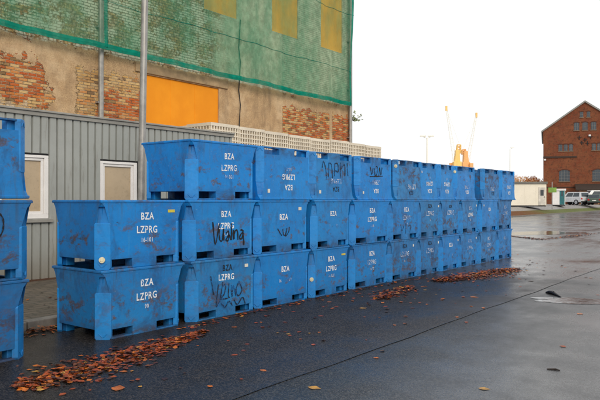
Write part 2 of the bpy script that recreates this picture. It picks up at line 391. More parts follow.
# top layer, turned upside down
UP = 'upturned blue box on top layer'
top = [
 ('C', 7.50, 1.28, 1.0, f'{UP}, next to the upright one, white sticker low down', S('16-19'), (.15,.35,0), [], [(-.44,.655,.055,.055,STICK_W)], []),
 ('D', 8.79, 1.20, 1.2, f'{UP} with black dripping scrawl and black lettering', [('BZA',.05,.60,.085,BLACK_P),('LZPRG',.05,.47,.085,FAINT_P)], (.5,.6,.15), [([[(a, .75-b) for a, b in l] for l in TAG_DRIP],FAINTB_P,.022)], [(-.40,.655,.055,.055,STICK_W)], []),
 ('E', 10.13, 1.26, 1.0, f'{UP} with short black scribble in front of white crates', S('16', n=None) if 0 else [('BZA',.0,.62,.08,WHITE_P),('LZPRG',.0,.46,.08,FAINT_P)], (.1,.4,0), [([[(a, .70-b) for a, b in l] for l in TAG_X],BLACK_P,.022)], [SQ(-.44)], []),
 ('F', 11.38, 1.16, 1.0, f'{UP}, grimy, with dark edge and cream plug', [('LZPRG',.08,.52,.10,FAINT_P),('BZA',.05,.64,.09,FAINTB_P)], (.7,1.0,.28), [], [], [(.13,1)]),
 ('G', 12.37, .84, 1.2, f'{UP}, left of the narrow pair below pale mast', S('1 7', cy=.0), (.3,.35,.0), [], [SQ(-.33,.2)], []),
 ('H', 13.21, .82, 1.2, f'{UP}, right of the narrow pair below pale mast', S('1 7', cy=.0), (.25,.35,.0), [], [], []),
 ('I', 14.24, 1.20, 1.0, f'{UP} with cream plug, below the yellow cranes', [('BZA',.06,.60,.08,WHITE_P),('LZPRG',.06,.48,.08,FAINT_P),('1 1',.06,.33,.05,FAINT_P)], (.15,.35,.0), [], [], [(.14,1)]),
 ('J', 15.83, 1.2, 1.0, f'{UP}, grimy, second from the far end', [('LZPRG',.06,.50,.09,FAINT_P),('BZA',.06,.62,.09,FAINTB_P)], (.6,1.0,.22), [], [], []),
 ('K', 17.00, 1.1, 1.2, f'{UP} at the far end of the row', S('1 1', cy=.05), (.2,.5,.05), [], [], [])]
for k, cy, W, D, lab, tx, lk, tg, st, pg in top:
    tx = [t for t in tx if t[4] is not None]
    tx = [(s, -y, z, h, m) for s, y, z, h, m in tx]          # the flip mirrors left and right on the wall
    tg = [([[(-a, b) for a, b in l] for l in ln], m, w) for ln, m, w in tg]
    st = [(-a, b, c, d, m) for a, b, c, d, m in st]
    blue_box(W, D, XF-D/2+random.uniform(-.02,.02), cy, 2, lab, flip=True, texts=tx, look=lk, tags=tg, stick=st, plugs=pg, yaw=random.uniform(-1.2,1.2))
# the separate stack at the left edge
SL = 'stack at the left edge'
blue_box(1.2, 1.0, -6.52, 2.745, 0, f'dark blue box at the bottom of the {SL}', texts=S('16-33'), look=(.4,.85,.55), yaw=-.5)
blue_box(1.2, 1.0, -6.50, 2.765, 1, f'blue box with a black painted ring, middle of the {SL}', texts=[], look=(.4,.75,.50), tags=[(TAG_O,BLACK_P,.020)], yaw=.5)
blue_box(1.2, 1.0, -6.52, 2.74, 2, f'upside-down blue box on top of the {SL}', flip=True, texts=[('BZA',-.05,.56,.08,WHITE_P)], look=(.25,.65,.25), yaw=-.8, dz=.012)

# ------------------------------------------------------------------ directions seen from the street corner
YAW = R(37.8); F = Vector((-math.sin(YAW), math.cos(YAW), 0)); RT = Vector((math.cos(YAW), math.sin(YAW), 0))
FP = 632.0; EYE = 1.58
def at(px, d, z=0):
    p = F*d + RT*((px-300)/FP*d); return Vector((p.x, p.y, z))
def cam(xc, d, z=0):
    p = F*d + RT*xc; return Vector((p.x, p.y, z))

# ------------------------------------------------------------------ ground materials
def asphalt(name, a, b=None, tint=(1,1,1)):
    """a, b: (base, wet_lo, wet_hi, spec, rough dry, rough wet, bump dry, bump wet); b takes over towards the open road"""
    t = NT(name); p = t.pos(); q = t.xyz(p); b = b or a
    big = t.noise(p, .22, 5, .62, .4); mid = t.noise(p, 1.3, 6, .68); grit = t.noise(p, 70, 3, .75)
    vor = t.n('ShaderNodeTexVoronoi', {'Vector': p, 'Scale': 85}); g2 = vor.outputs['Distance']; cell = t.n('ShaderNodeSeparateColor', {0: vor.outputs['Color']}).outputs[0]
    edge = t.math('ADD', q[0], t.math('MULTIPLY', t.math('SUBTRACT', mid, .5), .9))
    f = t.math('MAXIMUM', t.ramp(edge, -5.4, .6), t.ramp(t.math('ADD', q[1], t.math('MULTIPLY', mid, 2)), 11.5, 17.5))
    L = lambda k: t.ramp(f, 0, 1, a[k], b[k])
    col = lambda k: t.n('ShaderNodeVectorMath', {0: tint, 'Scale': t.math('MULTIPLY', L(0), k)}, operation='SCALE').outputs[0]
    drag = t.noise(t.scale(p, (1, .10, 1)), 1.6, 4, .6)
    c = t.mix(t.ramp(mid, .3, .7), col(.72), col(1.25))
    c = t.mix(t.ramp(cell, .35, 1, 0, .75), c, col(3.6)); c = t.mix(t.ramp(cell, .4, 0, 0, .7), c, col(.3))
    c = t.mix(t.ramp(grit, .55, .7, 0, .5), c, col(2.6)); c = t.mix(t.ramp(g2, .5, .75, 0, .5), c, col(.35))
    wet = t.math('ADD', t.math('MULTIPLY', big, .55), t.math('ADD', t.math('MULTIPLY', drag, .2), t.math('MULTIPLY', mid, .25)))
    wm = t.ramp(wet, a[1], a[2])
    c = t.mix(t.math('MULTIPLY', wm, .4), c, col(.5))
    lerp = lambda x, y: t.math('ADD', x, t.math('MULTIPLY', wm, t.math('SUBTRACT', y, x)))
    rough = t.math('ADD', lerp(L(4), L(5)), t.math('MULTIPLY', t.math('SUBTRACT', cell, .5), .10))
    h = t.math('ADD', t.math('MULTIPLY', cell, .6), t.math('SUBTRACT', t.math('MULTIPLY', grit, .7), t.math('MULTIPLY', g2, .7)))
    nb = t.n('ShaderNodeBump', {'Height': h, 'Distance': .006}); t.put(nb.inputs['Strength'], lerp(L(6), L(7)))
    t.pbr(c, rough, nb.outputs[0], 0, L(3))
    return t.m
OPEN_ = (.046, .40, .55, 1.0, .36, .14, .36, .08); NEAR_ = (.022, .41, .60, .08, .48, .26, .50, .22)  # base runs dark to light, painting in box reflections and the brighter open sky
ROAD = asphalt('wet_asphalt', NEAR_, OPEN_, (.99, 1.0, 1.03)); STRIP = asphalt('strip_asphalt', NEAR_, OPEN_, (1.12, 1.0, .96))
LOT = asphalt('lot_asphalt', (.17, .55, .8, .35, .5, .3, .4, .2), None, (1.05, 1, .94))
EARTH = weathered('distant_ground', (.09, .085, .075), .85, 0, .3, .3)
TAR = weathered('tar_seam', (.032, .031, .032), .35, 0, .3, 4)
KERB = weathered('kerb_concrete', (.20, .185, .165), .75, 0, .35, 5)
def water():
    t = NT('puddle_water'); p = t.pos()
    t.pbr((.05, .053, .055), .09, t.bump(t.noise(p, 9, 3), .12, .02), 0, .9); return t.m
WATER = water()
def pavers():
    t = NT('pavers'); p = t.pos(); q = t.xyz(p)
    br = t.n('ShaderNodeTexBrick', {'Vector': t.comb(q[1], q[0], 0), 'Color1': (.16,.125,.09), 'Color2': (.11,.09,.07), 'Mortar': (.04,.04,.03), 'Scale': 1, 'Mortar Size': .012, 'Brick Width': .3, 'Row Height': .15})
    n = t.noise(p, 2.5, 5, .65)
    c = t.mix(t.ramp(n, .4, .7, 0, .7), br.outputs['Color'], (.075, .062, .04))
    t.pbr(c, .6, t.bump(t.noise(p, 60, 3), .3, .01), 0, .4); return t.m
PAVE = pavers()

def sheet(name, poly, mat, z=0):
    mb = MB(); mb.add([(x, y, z) if len(pp) == 2 else pp for pp in poly for x, y in [pp[:2]]], [tuple(range(len(poly)))])
    o = mb.build(name, mat)
    for pl in o.data.polygons:
        if pl.normal.z < 0: pl.flip()
    return tag(o, kind='structure')
sheet('ground', [(-1500,-1500),(1500,-1500),(1500,1500),(-1500,1500)], EARTH, -.03)
sheet('road', [(-120,-40),(90,-40),(90,110),(-120,110)], ROAD, 0)
# asphalt strip along the boxes, with a wavy edge along the seam
edge = [(-3.47+.012*math.sin(y*1.3)+.01*math.sin(y*4.1), y) for y in [i*.5-20 for i in range(77)]]
sheet('asphalt_strip', [(-7.25,-20)] + edge + [(-4.6,18.25),(-5.8,17.7),(-7.25,17.9)], STRIP, .004)
mb = MB(); vs = []
for i, (x, y) in enumerate(edge):
    w = .001+.003*abs(math.sin(y*.7))+.002*abs(math.sin(y*3.1))
    vs += [(x-w, y, .008), (x+w, y, .008)]
mb.add(vs, [(2*i, 2*i+1, 2*i+3, 2*i+2) for i in range(len(edge)-1)])
tag(mb.build('road_seam', TAR), kind='structure')
# pavement behind the boxes with a stone kerb
mb = MB(); mb.box(-60, -7.42, -25, 19.5, -.02, .10)
tag(mb.build('pavement', PAVE, None, .01), kind='structure')
mb = MB(); y = -25
while y < 19.5:
    j = random.uniform(-.006, .006)
    mb.box(-7.415+j, -7.25+j, y+.006, min(y+.99, 19.5), -.02, .115+random.uniform(-.004, .004)); y += 1
tag(mb.build('kerb', KERB, None, .012), kind='structure')
# puddles
def blob(name, c, rx, ry, rz, z, seed, mat, label=None):
    rnd = random.Random(seed); ph = [rnd.uniform(0, 6.28) for _ in range(4)]; pts = []
    for i in range(48):
        a = 2*math.pi*i/48; r = 1+.22*math.sin(2*a+ph[0])+.16*math.sin(3*a+ph[1])+.10*math.sin(5*a+ph[2])+.06*math.sin(9*a+ph[3])
        x, y = rx*r*math.cos(a), ry*r*math.sin(a)
        pts.append((c[0]+x*math.cos(rz)-y*math.sin(rz), c[1]+x*math.sin(rz)+y*math.cos(rz)))
    return sheet(name, pts, mat, z)
blob('puddle', at(590, 9.85), .24, 1.05, R(-62), .004, 3, WATER)
blob('puddle', at(540, 30), 1.0, 3.4, R(-20), .004, 8, WATER)

# verge and raised lot beyond the road
def edge_d(k):
    return min(30.9/max(.05, 1-1.378*k), 96) if k < .66 else 96
ks = [-.2+.03*i for i in range(60)]
def strip_mesh(rows, name, mat):
    mb = MB(); vs = []; n = len(rows)
    for k in ks:
        e = edge_d(k)
        for off, z in rows: d = e+off; vs.append(cam(k*d, d, z))
    fs = []
    for i in range(len(ks)-1):
        for j in range(n-1):
            a = i*n+j; fs.append((a, a+n, a+n+1, a+1))
    mb.add(vs, fs); o = mb.build(name, mat)
    return tag(o, kind='structure')
def verge_mat():
    t = NT('verge_grass'); p = t.pos(); n = t.noise(p, .35, 5, .6); f = t.noise(p, 9, 4, .7)
    c = t.mix(t.ramp(f, .35, .65), (.075, .092, .025), (.15, .165, .055))
    x = t.xyz(p)[1]
    leafy = t.math('MULTIPLY', t.ramp(x, 76, 62), t.ramp(n, .25, .45))
    c = t.mix(t.math('MAXIMUM', leafy, t.ramp(n, .68, .78)), c, t.mix(t.ramp(f, .4, .6), (.10, .035, .012), (.17, .07, .02)))
    t.pbr(c, .9, t.bump(f, .6, .05), 0, .2); return t.m
strip_mesh([(0, -.02), (.0, .12), (.25, .13)], 'kerb', KERB)
strip_mesh([(.25, .125), (2.5, .26), (5.5, .46)], 'verge', verge_mat())
strip_mesh([(5.5, .45), (11, .82), (22, .86), (420, .86)], 'parking_lot', LOT)

# ------------------------------------------------------------------ the old brick building
BX = -16.0; BY0, BY1 = -8.0, 24.5; BH = 13.5
def old_wall():
    t = NT('old_masonry'); p = t.pos(); q = t.xyz(p)
    M, A = (lambda a, b: t.math('MULTIPLY', a, b)), (lambda a, b: t.math('ADD', a, b))
    wob = t.noise(p, 1.1, 5, .65); wob2 = t.noise(p, 3.5, 4, .65); fine = t.noise(p, 28, 5, .7); crumb = t.noise(p, 11, 6, .75)
    y = A(q[1], M(t.math('SUBTRACT', wob, .5), 1.6)); z = A(q[2], M(t.math('SUBTRACT', wob2, .5), 1.2))
    def band(v, a, b, s=.10): return M(t.ramp(v, a-s, a+s), t.ramp(v, b-s, b+s, 1, 0))
    # single bricks with a tone of their own, set in crumbling joints
    u = A(A(q[1], M(wob2, .05)), M(crumb, .05)); v = A(A(q[2], M(wob, .05)), M(crumb, .025))
    row = t.math('FLOOR', M(v, 1/.082)); uu = A(M(u, 1/.24), M(t.math('MODULO', row, 2), .5))
    rid = t.n('ShaderNodeTexWhiteNoise', {'Vector': t.comb(t.math('FLOOR', uu), row, 3.7)}, noise_dimensions='3D').outputs['Value']
    fu, fv = t.math('FRACT', uu), t.math('FRACT', M(v, 1/.082))
    du = M(t.math('MINIMUM', fu, t.math('SUBTRACT', 1, fu)), .24); dv = M(t.math('MINIMUM', fv, t.math('SUBTRACT', 1, fv)), .082)
    joint = t.ramp(t.math('MINIMUM', du, dv), .003, .013, 1, 0)
    red = t.math('MAXIMUM', t.math('MAXIMUM', M(band(y, 8.0, 9.35), t.ramp(z, 3.9, 4.25)), M(band(y, 11.05, 12.7), t.ramp(z, 5.0, 4.7))), t.math('MAXIMUM', M(band(q[1], 19.5, 22.75, .03), .62), band(q[1], 22.95, 26, .03)))
    pale = t.math('MAXIMUM', M(band(y, 7.0, 9.4), t.ramp(z, 4.2, 3.9)), M(t.ramp(q[2], 5.8, 6.0), .8))
    sel = A(M(rid, .42), t.ramp(A(M(pale, .5), M(t.math('SUBTRACT', 1, red), .5)), 0, 1, .0, .58))
    cr = t.n('ShaderNodeValToRGB', {'Fac': sel}); e = cr.color_ramp.elements; e[0].position = 0; e[0].color = (.50,.085,.014,1); e[1].position = 1; e[1].color = (.70,.58,.44,1)
    for k, c in ((.10,(.60,.13,.02)),(.20,(.34,.07,.02)),(.28,(.62,.20,.04)),(.36,(.68,.45,.20)),(.45,(.62,.38,.14)),(.54,(.42,.22,.08)),(.62,(.70,.48,.22)),(.72,(.54,.36,.19)),(.82,(.74,.60,.42)),(.92,(.46,.33,.21))):
        x = e.new(k); x.color = (*c, 1)
    br = t.mix(M(t.ramp(crumb, .35, .7), .45), cr.outputs[0], t.mix(t.ramp(fine, .4, .6), (.16,.085,.045), (.50,.36,.22)))
    mort = t.mix(t.ramp(wob2, .45, .6), (.50,.38,.25), (.17,.115,.07))
    c = t.mix(M(joint, .9), br, mort)
    gone = M(t.ramp(rid, .95, .97), t.ramp(q[2], 5.9, 5.7)); c = t.mix(M(gone, .7), c, (.12,.065,.035))
    # plaster with torn edges
    plc = t.mix(t.ramp(fine, .35, .7), (.40,.26,.14), (.68,.48,.28)); plc = t.mix(t.ramp(wob2, .4, .7, 0, .7), plc, (.36,.24,.14)); plc = t.mix(t.ramp(t.noise(p, .8, 6, .7), .45, .65, 0, .5), plc, (.74,.56,.36))
    pm0 = t.math('MAXIMUM', t.math('MAXIMUM', band(y, 9.25, 10.3, .25), band(q[1], 15.6, 19.48, .04)), t.math('MAXIMUM', band(z, 5.35, 5.9, .12), band(q[1], 22.74, 22.96, .02)))
    tear = A(M(t.math('SUBTRACT', crumb, .5), 1.1), M(t.math('SUBTRACT', wob2, .5), 1.5))
    pmr = A(pm0, M(tear, .9)); pm = t.ramp(pmr, .42, .50); edge_shade = M(t.ramp(pmr, .30, .41), t.ramp(pmr, .43, .48, 1, 0))
    c = t.mix(M(edge_shade, .6), c, (.12,.075,.045)); c = t.mix(M(pm, .95), c, plc)  # dark line along the torn plaster: edge shadow put into the colour
    # upper storey: limewash worn from the bricks, plain render at the right
    up = t.ramp(A(q[2], M(t.math('SUBTRACT', wob2, .5), .3)), 5.85, 5.95)
    lw = t.ramp(A(t.noise(t.scale(p, (1, .7, 1.2)), 1.2, 6, .75), M(t.math('SUBTRACT', crumb, .5), .35)), .46, .53)
    lime = t.mix(M(joint, .6), (.70,.68,.55), (.30,.26,.19)); lime = t.mix(lw, lime, t.mix(t.ramp(crumb, .4, .65), br, (.20,.12,.07))); lime = t.mix(M(joint, .45), lime, (.20,.15,.10))
    blocky = t.mix(t.ramp(wob2, .38, .66), (.50,.47,.36), (.74,.71,.56)); blocky = t.mix(t.ramp(t.noise(p, 2.2, 6, .75), .56, .68, 0, .7), blocky, (.36,.31,.22))
    lime = t.mix(t.ramp(A(q[1], M(t.math('SUBTRACT', wob, .5), 4)), 15.2, 16.6), lime, blocky)
    c = t.mix(up, c, lime)
    soot = t.ramp(t.noise(t.scale(p, (1, 1, .25)), 1.4, 6, .7), .5, .76, 0, .5)
    c = t.mix(soot, c, (.10,.07,.05)); c = t.mix(t.ramp(fine, .58, .76, 0, .5), c, (.15,.09,.05))
    h = A(A(M(M(t.math('SUBTRACT', 1, joint), t.math('SUBTRACT', 1.05, pm)), .8), M(fine, .7)), A(M(pm, 1.4), M(gone, -2)))
    t.pbr(c, .9, t.bump(h, .9, .025), 0, .12); return t.m
MASON = old_wall()
ORANGE = NT('orange_board'); _p = ORANGE.pos()
ORANGE.pbr(ORANGE.mix(ORANGE.ramp(ORANGE.noise(_p, 0.9, 5, .6), .35, .7), (.80,.275,.008), (.88,.325,.012)), .65, ORANGE.bump(ORANGE.noise(ORANGE.scale(_p, (1,1,.1)), 20, 3), .08, .01), 0, .25); ORANGE = ORANGE.m
OCHRE = weathered('ochre_board', (.95,.44,.07), .65, 0, .12, 1.2, .2)
STONE = weathered('rendered_lintel', (.40,.28,.16), .85, 0, .3, 4)
ROOFM = weathered('roof_tiles', (.10,.05,.035), .8, 0, .3, 2)
GALV = weathered('galvanised_steel', (.36,.35,.33), .45, .5, .25, 6)
DARK = weathered('dark_void', (.02,.02,.022), .8)
bld = thing('brick_building', 'large old brick building behind a green safety net with orange boarded openings', 'building', (BX, 8, 0))
def bl(mb, name, mat, parent=bld, **k):
    o = mb.build(name, mat, parent, **k); o.matrix_parent_inverse = Matrix.Translation(-Vector((BX, 8, 0))) if parent is bld else Matrix.Identity(4); return o
# street wall, with real openings: faces split around each opening
ops = [(12.72, 15.94, 2.2, 5.53)] + [(a, a+1.66, 8.2, 10.9) for a in (4.70, 8.2, 11.70, 15.22, 18.84, 22.10)]
ys = sorted({BY0, BY1, *[o[0] for o in ops], *[o[1] for o in ops]}); zs = sorted({0, 6.8, BH, *[o[2] for o in ops], *[o[3] for o in ops]})
mb = MB()
for i in range(len(ys)-1):
    for j in range(len(zs)-1):
        cy, cz = (ys[i]+ys[i+1])/2, (zs[j]+zs[j+1])/2
        if any(a < cy < b and c < cz < d for a, b, c, d in ops): continue
        mb.add([(BX, ys[i], zs[j]), (BX, ys[i+1], zs[j]), (BX, ys[i+1], zs[j+1]), (BX, ys[i], zs[j+1])], [(0,1,2,3)])
for a, b, c, d in ops:
    mb.add([(BX,a,c),(BX,b,c),(BX,b,d),(BX,a,d),(BX-.22,a,c),(BX-.22,b,c),(BX-.22,b,d),(BX-.22,a,d)], [(0,1,5,4),(1,2,6,5),(2,3,7,6),(3,0,4,7)])
mb.add([(BX,BY1,0),(BX-12,BY1,0),(BX-12,BY1,BH),(BX,BY1,BH),(BX,BY0,0),(BX-12,BY0,0),(BX-12,BY0,BH),(BX,BY0,BH)], [(0,1,2,3),(4,5,6,7),(1,5,6,2)])
bl(mb, 'wall', MASON)
bl(MB().prism([(BX+.35,BH),(BX-6,BH+4.2),(BX-12.35,BH),(BX-12.35,BH-.15),(BX+.35,BH-.15)], 'y', BY0-.3, BY1+.3), 'roof', ROOFM)
for n, (a, b, c, d) in enumerate(ops):
    m = MB().box(BX-.14, BX-.05, a+.004, b-.004, c+.004, d-.004)
    if n == 0:                                        # seams between the boards
        for yy in (a+1.07, a+2.14): m.box(BX-.052, BX-.044, yy-.025, yy+.025, c+.01, d-.01)
    w = bl(m, 'window_board', ORANGE if n == 0 else OCHRE)
    if n == 0: w['label'] = 'large orange board closing the ground floor opening'
bl(MB().box(BX-.05, BX+.06, 12.3, 16.35, 5.56, 5.86), 'lintel', STONE, bevel=.02)
# drainpipes fixed to the wall
for yy, r in ((11.0, .075), (24.22, .085)):
    m = MB(); m.tube([(BX+.13, yy, .1), (BX+.13, yy, BH-.2)], r, 12)
    for z in (2.2, 4.4, 6.6, 8.8, 11): m.box(BX, BX+.14, yy-.11, yy+.11, z, z+.05)
    bl(m, 'drainpipe', GALV, smooth=False)
# cable
bl(MB().tube([(BX+.05, 16.95+.05*math.sin(i*2.1), 3+i*.52) for i in range(11)], .018, 6), 'cable', DARK)

# green safety net hung in front of the upper storey
def net_mat(name, op, col):
    t = NT(name); p = t.pos(); q = t.xyz(p)
    weave = t.math('ADD', t.math('SINE', t.math('MULTIPLY', q[1], 210)), t.math('SINE', t.math('MULTIPLY', q[2], 210)))
    n = t.noise(t.scale(p, (1, 1, .35)), 1.3, 4, .6); n2 = t.noise(p, 5, 4)
    f = t.math('ADD', t.ramp(n, .3, .7, op-.17, op+.15), t.math('MULTIPLY', weave, .03), clamp=True)
    d = t.n('ShaderNodeBsdfDiffuse', {'Color': t.mix(t.ramp(n2, .3, .7), tuple(c*.8 for c in col), tuple(c*1.15 for c in col))})
    tl = t.n('ShaderNodeBsdfTranslucent', {'Color': col}); tr = t.n('ShaderNodeBsdfTransparent', {'Color': (.95, 1, .95)})
    m1 = t.n('ShaderNodeMixShader', {0: .3, 1: d.outputs[0], 2: tl.outputs[0]}); m2 = t.n('ShaderNodeMixShader', {0: f, 1: tr.outputs[0], 2: m1.outputs[0]})
    t.t.links.new(m2.outputs[0], t.out.inputs[0]); return t.m
NETM = net_mat('green_net', .40, (.055, .315, .185)); HEM = net_mat('net_hem', .9, (.008, .27, .19))
SEAMM = net_mat('net_seam', .80, (.02, .22, .16))
net = thing('safety_net', 'green safety net draped over the upper wall of the brick building', 'netting', (BX+.3, 8, 0))
def nt(mb, name, mat, **k):
    o = mb.build(name, mat, net, **k); o.matrix_parent_inverse = Matrix.Translation(-Vector((BX+.3, 8, 0))); return o
def net_x(y, z): return BX+.36+.05*math.sin(y*1.7+z*.4)+.03*math.sin(y*4.3+z*1.1)+.022*math.sin(y*8.1+1.5*math.sin(z*.8))
def net_z0(y): return 6.02-.0105*(y-8)*.9+.012*math.sin(y*1.15)
NY = [BY0+i*.125 for i in range(int((BY1-.6-BY0)/.125)+1)] + [BY1-.50]
NZ = [i/14 for i in range(15)]
vs = [(net_x(y, z0+(BH-z0)*k), y, z0+(BH-z0)*k) for y in NY for z0 in [net_z0(y)] for k in NZ]
nt(MB().add(vs, [(i*15+j, (i+1)*15+j, (i+1)*15+j+1, i*15+j+1) for i in range(len(NY)-1) for j in range(14)]), 'mesh_sheet', NETM, smooth=True)
def ribbon(zf, h, mat, name, off=.012):
    vs = []
    for y in NY:
        z = zf(y); x = net_x(y, z)+off
        vs += [(x, y, z-h/2), (x+.012, y, z), (x, y, z+h/2)]
    nt(MB().add(vs, [(i*3+j, (i+1)*3+j, (i+1)*3+j+1, i*3+j+1) for i in range(len(NY)-1) for j in range(2)]), name, mat)
ribbon(lambda y: net_z0(y)+.02, .17, HEM, 'hem')
ribbon(lambda y: 7.35+.02*math.sin(y*.9), .03, SEAMM, 'seam')
ribbon(lambda y: 9.9+.02*math.sin(y*.8), .03, SEAMM, 'seam')
for yy, w in ((BY1-.56, .07), (11.0, .06)):
    zz = [net_z0(yy)+i*.5 for i in range(16)]; vs = []
    for z in zz:
        x = net_x(yy, z)+.03; vs += [(x-.02, yy-w, z), (x+.03, yy, z), (x-.02, yy+w, z)]
    nt(MB().add(vs, [(i*3+j, i*3+j+1, (i+1)*3+j+1, (i+1)*3+j) for i in range(15) for j in range(2)]), 'side_band', HEM)

# tuft growing out of the corner of the building
LEAFG = weathered('tuft_leaves', (.30,.36,.16), .7, 0, .5, 20); TWIG = weathered('twig', (.06,.045,.03), .8)
tuft = thing('wall_shrub', 'small scrubby shrub sprouting from the far corner of the brick building', 'shrub', (BX+.06, 24.5, 5.25))
rnd = random.Random(4); st = MB(); lf = MB()
for i in range(8):
    d = Vector((rnd.uniform(-.1,.5), rnd.uniform(.2,1.0), rnd.uniform(-.15,.6))).normalized()*rnd.uniform(.2,.6); st.tube([(0,-.05,0), tuple(d*.5+Vector((0,0,-.03))), tuple(d)], [.012,.008,.003], 5)
    for j in range(9):
        c = d*rnd.uniform(.4,1.05)+Vector([rnd.uniform(-.06,.06) for _ in range(3)]); u = Vector([rnd.uniform(-1,1) for _ in range(3)]).normalized()*.055; w = u.orthogonal().normalized()*.03
        lf.add([c-u, c+w, c+u, c-w], [(0,1,2,3)])
st.build('stem', TWIG, tuft); lf.build('foliage', LEAFG, tuft)

# ------------------------------------------------------------------ grey clad site hut
HX = -10.9; HY0, HY1 = -6.0, 11.3; HZ0, HZ1 = .10, 3.12
def clad():
    t = NT('grey_cladding'); p = t.pos(); q = t.xyz(p)
    run = t.noise(t.scale(p, (1, 1, .12)), 9, 5, .7); n = t.noise(p, 1.4, 5, .65); f = t.noise(p, 40, 3, .7)
    pan = t.n('ShaderNodeTexWhiteNoise', {'W': t.math('FLOOR', t.math('MULTIPLY', q[1], 1/.99))}, noise_dimensions='1D').outputs['Value']
    c = t.mix(pan, (.315,.335,.315), (.375,.39,.37)); c = t.mix(t.ramp(n, .35, .7, 0, .35), c, (.25,.26,.24))
    c = t.mix(t.math('MULTIPLY', t.ramp(run, .52, .72), .55), c, (.17,.155,.12)); c = t.mix(t.ramp(q[2], .9, .1, 0, .6), c, t.mix(run, (.15,.115,.075), (.26,.22,.16)))
    c = t.mix(t.ramp(f, .66, .76, 0, .5), c, (.12,.10,.08))
    t.pbr(c, .5, t.bump(n, .1, .02), .05, .4); return t.m
CLAD = clad()
TRIM = weathered('grey_trim', (.33,.32,.29), .55, .1, .2, 3)
UPVC = weathered('white_upvc', (.80,.78,.76), .35, 0, .06, 4)
BOARD = weathered('tan_blind', (.46,.36,.24), .22, 0, .16, 1.2, .5)
hut = thing('site_hut', 'long grey site hut with ribbed metal cladding and white framed windows', 'hut', (HX, 3, HZ0))
def ht(mb, name, mat, parent=hut, **k):
    o = mb.build(name, mat, parent, **k)
    if parent is hut: o.matrix_parent_inverse = Matrix.Translation(-Vector((HX, 3, HZ0)))
    return o
wins = [(5.42, 6.43, 1.235, 2.44), (7.53, 8.45, 1.235, 2.40), (1.6, 2.6, 1.235, 2.44)]
# ribbed front: profile points along y, raised pans and narrow grooves
def clad_panel(mb, y0, y1, z0, z1):
    pts = []; y = math.floor(y0/.165)*.165
    while y < y1+.2:
        for a, x in ((0, .0), (.012, .045), (.138, .045), (.150, .0)): pts.append((y+a, x))
        y += .165
    pts = [(min(max(a, y0), y1), x) for a, x in pts]
    vs = []
    for a, x in pts: vs += [(HX-.045+x, a, z0), (HX-.034+x, a, z1)]
    mb.add(vs, [(2*i, 2*i+2, 2*i+3, 2*i+1) for i in range(len(pts)-1) if pts[i+1][0]-pts[i][0] > 1e-5])
mb = MB(); ys = sorted([HY0, HY1]+[w for q in wins for w in q[:2]])
for i in range(len(ys)-1):
    c = (ys[i]+ys[i+1])/2; w = [q for q in wins if q[0] < c < q[1]]
    if w: clad_panel(mb, ys[i], ys[i+1], HZ0, w[0][2]); clad_panel(mb, ys[i], ys[i+1], w[0][3], HZ1)
    else: clad_panel(mb, ys[i], ys[i+1], HZ0, HZ1)
mb.box(HX-2.6, HX-.2, HY0+.02, HY1-.02, HZ0, HZ1-.02)
mb.add([(HX-.2,HY1,HZ0),(HX,HY1,HZ0),(HX,HY1,HZ1),(HX-.2,HY1,HZ1),(HX-.2,HY0,HZ0),(HX,HY0,HZ0),(HX,HY0,HZ1),(HX-.2,HY0,HZ1)], [(0,1,2,3),(4,5,6,7)])
ht(mb, 'cladding', CLAD)
m = MB(); m.box(HX-2.7, HX+.045, HY0-.03, HY1+.03, HZ1, HZ1+.10); m.box(HX-2.7, HX+.075, HY0-.04, HY1+.04, HZ1+.075, HZ1+.112)
ht(m, 'roof_trim', TRIM, bevel=.006)
ht(MB().box(HX-.1, HX+.03, HY0, HY1, HZ0-.08, HZ0+.03), 'base_rail', weathered('base_rail', (.10,.05,.03), .8))
for a, b, c, d in wins:
    m = MB(); t = .085
    m.box(HX-.10, HX-.01, a+.003, b-.003, d-t, d-.035); m.box(HX-.10, HX-.01, a+.003, b-.003, c+.003, c+t); m.box(HX-.10, HX-.01, a+.003, a+t, c+t, d-t); m.box(HX-.10, HX-.01, b-t, b-.003, c+t, d-t)
    q = t+.002; u = .05
    m.box(HX-.085, HX-.035, a+q, b-q, d-q-u, d-q); m.box(HX-.085, HX-.035, a+q, b-q, c+q, c+q+u); m.box(HX-.085, HX-.035, a+q, a+q+u, c+q+u, d-q-u); m.box(HX-.085, HX-.035, b-q-u, b-q, c+q+u, d-q-u)
    fr = ht(m, 'window', UPVC, bevel=.005)
    ht(MB().box(HX-.075, HX-.068, a+t+.04, b-t-.04, c+t+.04, d-t-.04), 'pane', BOARD, fr)
    ht(MB().box(HX-.05, HX+.07, a-.05, b+.05, c-.065, c-.002), 'sill', TRIM, fr, bevel=.004)
    ht(MB().box(HX-.10, HX-.012, a+.003, b-.003, d-.033, d-.003), 'head_gap', DARK, fr)

# lamp post on the pavement, in front of the hut
lp = thing('lamp_post', 'tall galvanised lamp post standing in front of the grey hut', 'lamp post', (*at(139.3, 11.05)[:2], .10))
top_off = at(143.2, 11.05)-at(139.3, 11.05); lean = top_off/(5.0-1.5)
m = MB(); m.tube([tuple(lean*z+Vector((0,0,z))) for z in (0, 1.0, 1.02, 5, 8.2)], [.075,.073,.062,.058,.045], 16); ht(m, 'pole', GALV, lp, smooth=False)
e = lean*8.2
m = MB(); m.tube([(e.x,e.y,8.15),(e.x+.5,e.y-.1,8.45),(e.x+1.3,e.y-.2,8.5)], .035, 10); ht(m, 'arm', GALV, lp)
m = MB(); m.prism([(e.x+1.2,8.45),(e.x+1.9,8.47),(e.x+1.95,8.53),(e.x+1.7,8.6),(e.x+1.2,8.55)], 'y', e.y-.36, e.y-.06); ht(m, 'lamp_head', weathered('lamp_head', (.3,.3,.3), .5), lp, bevel=.02)

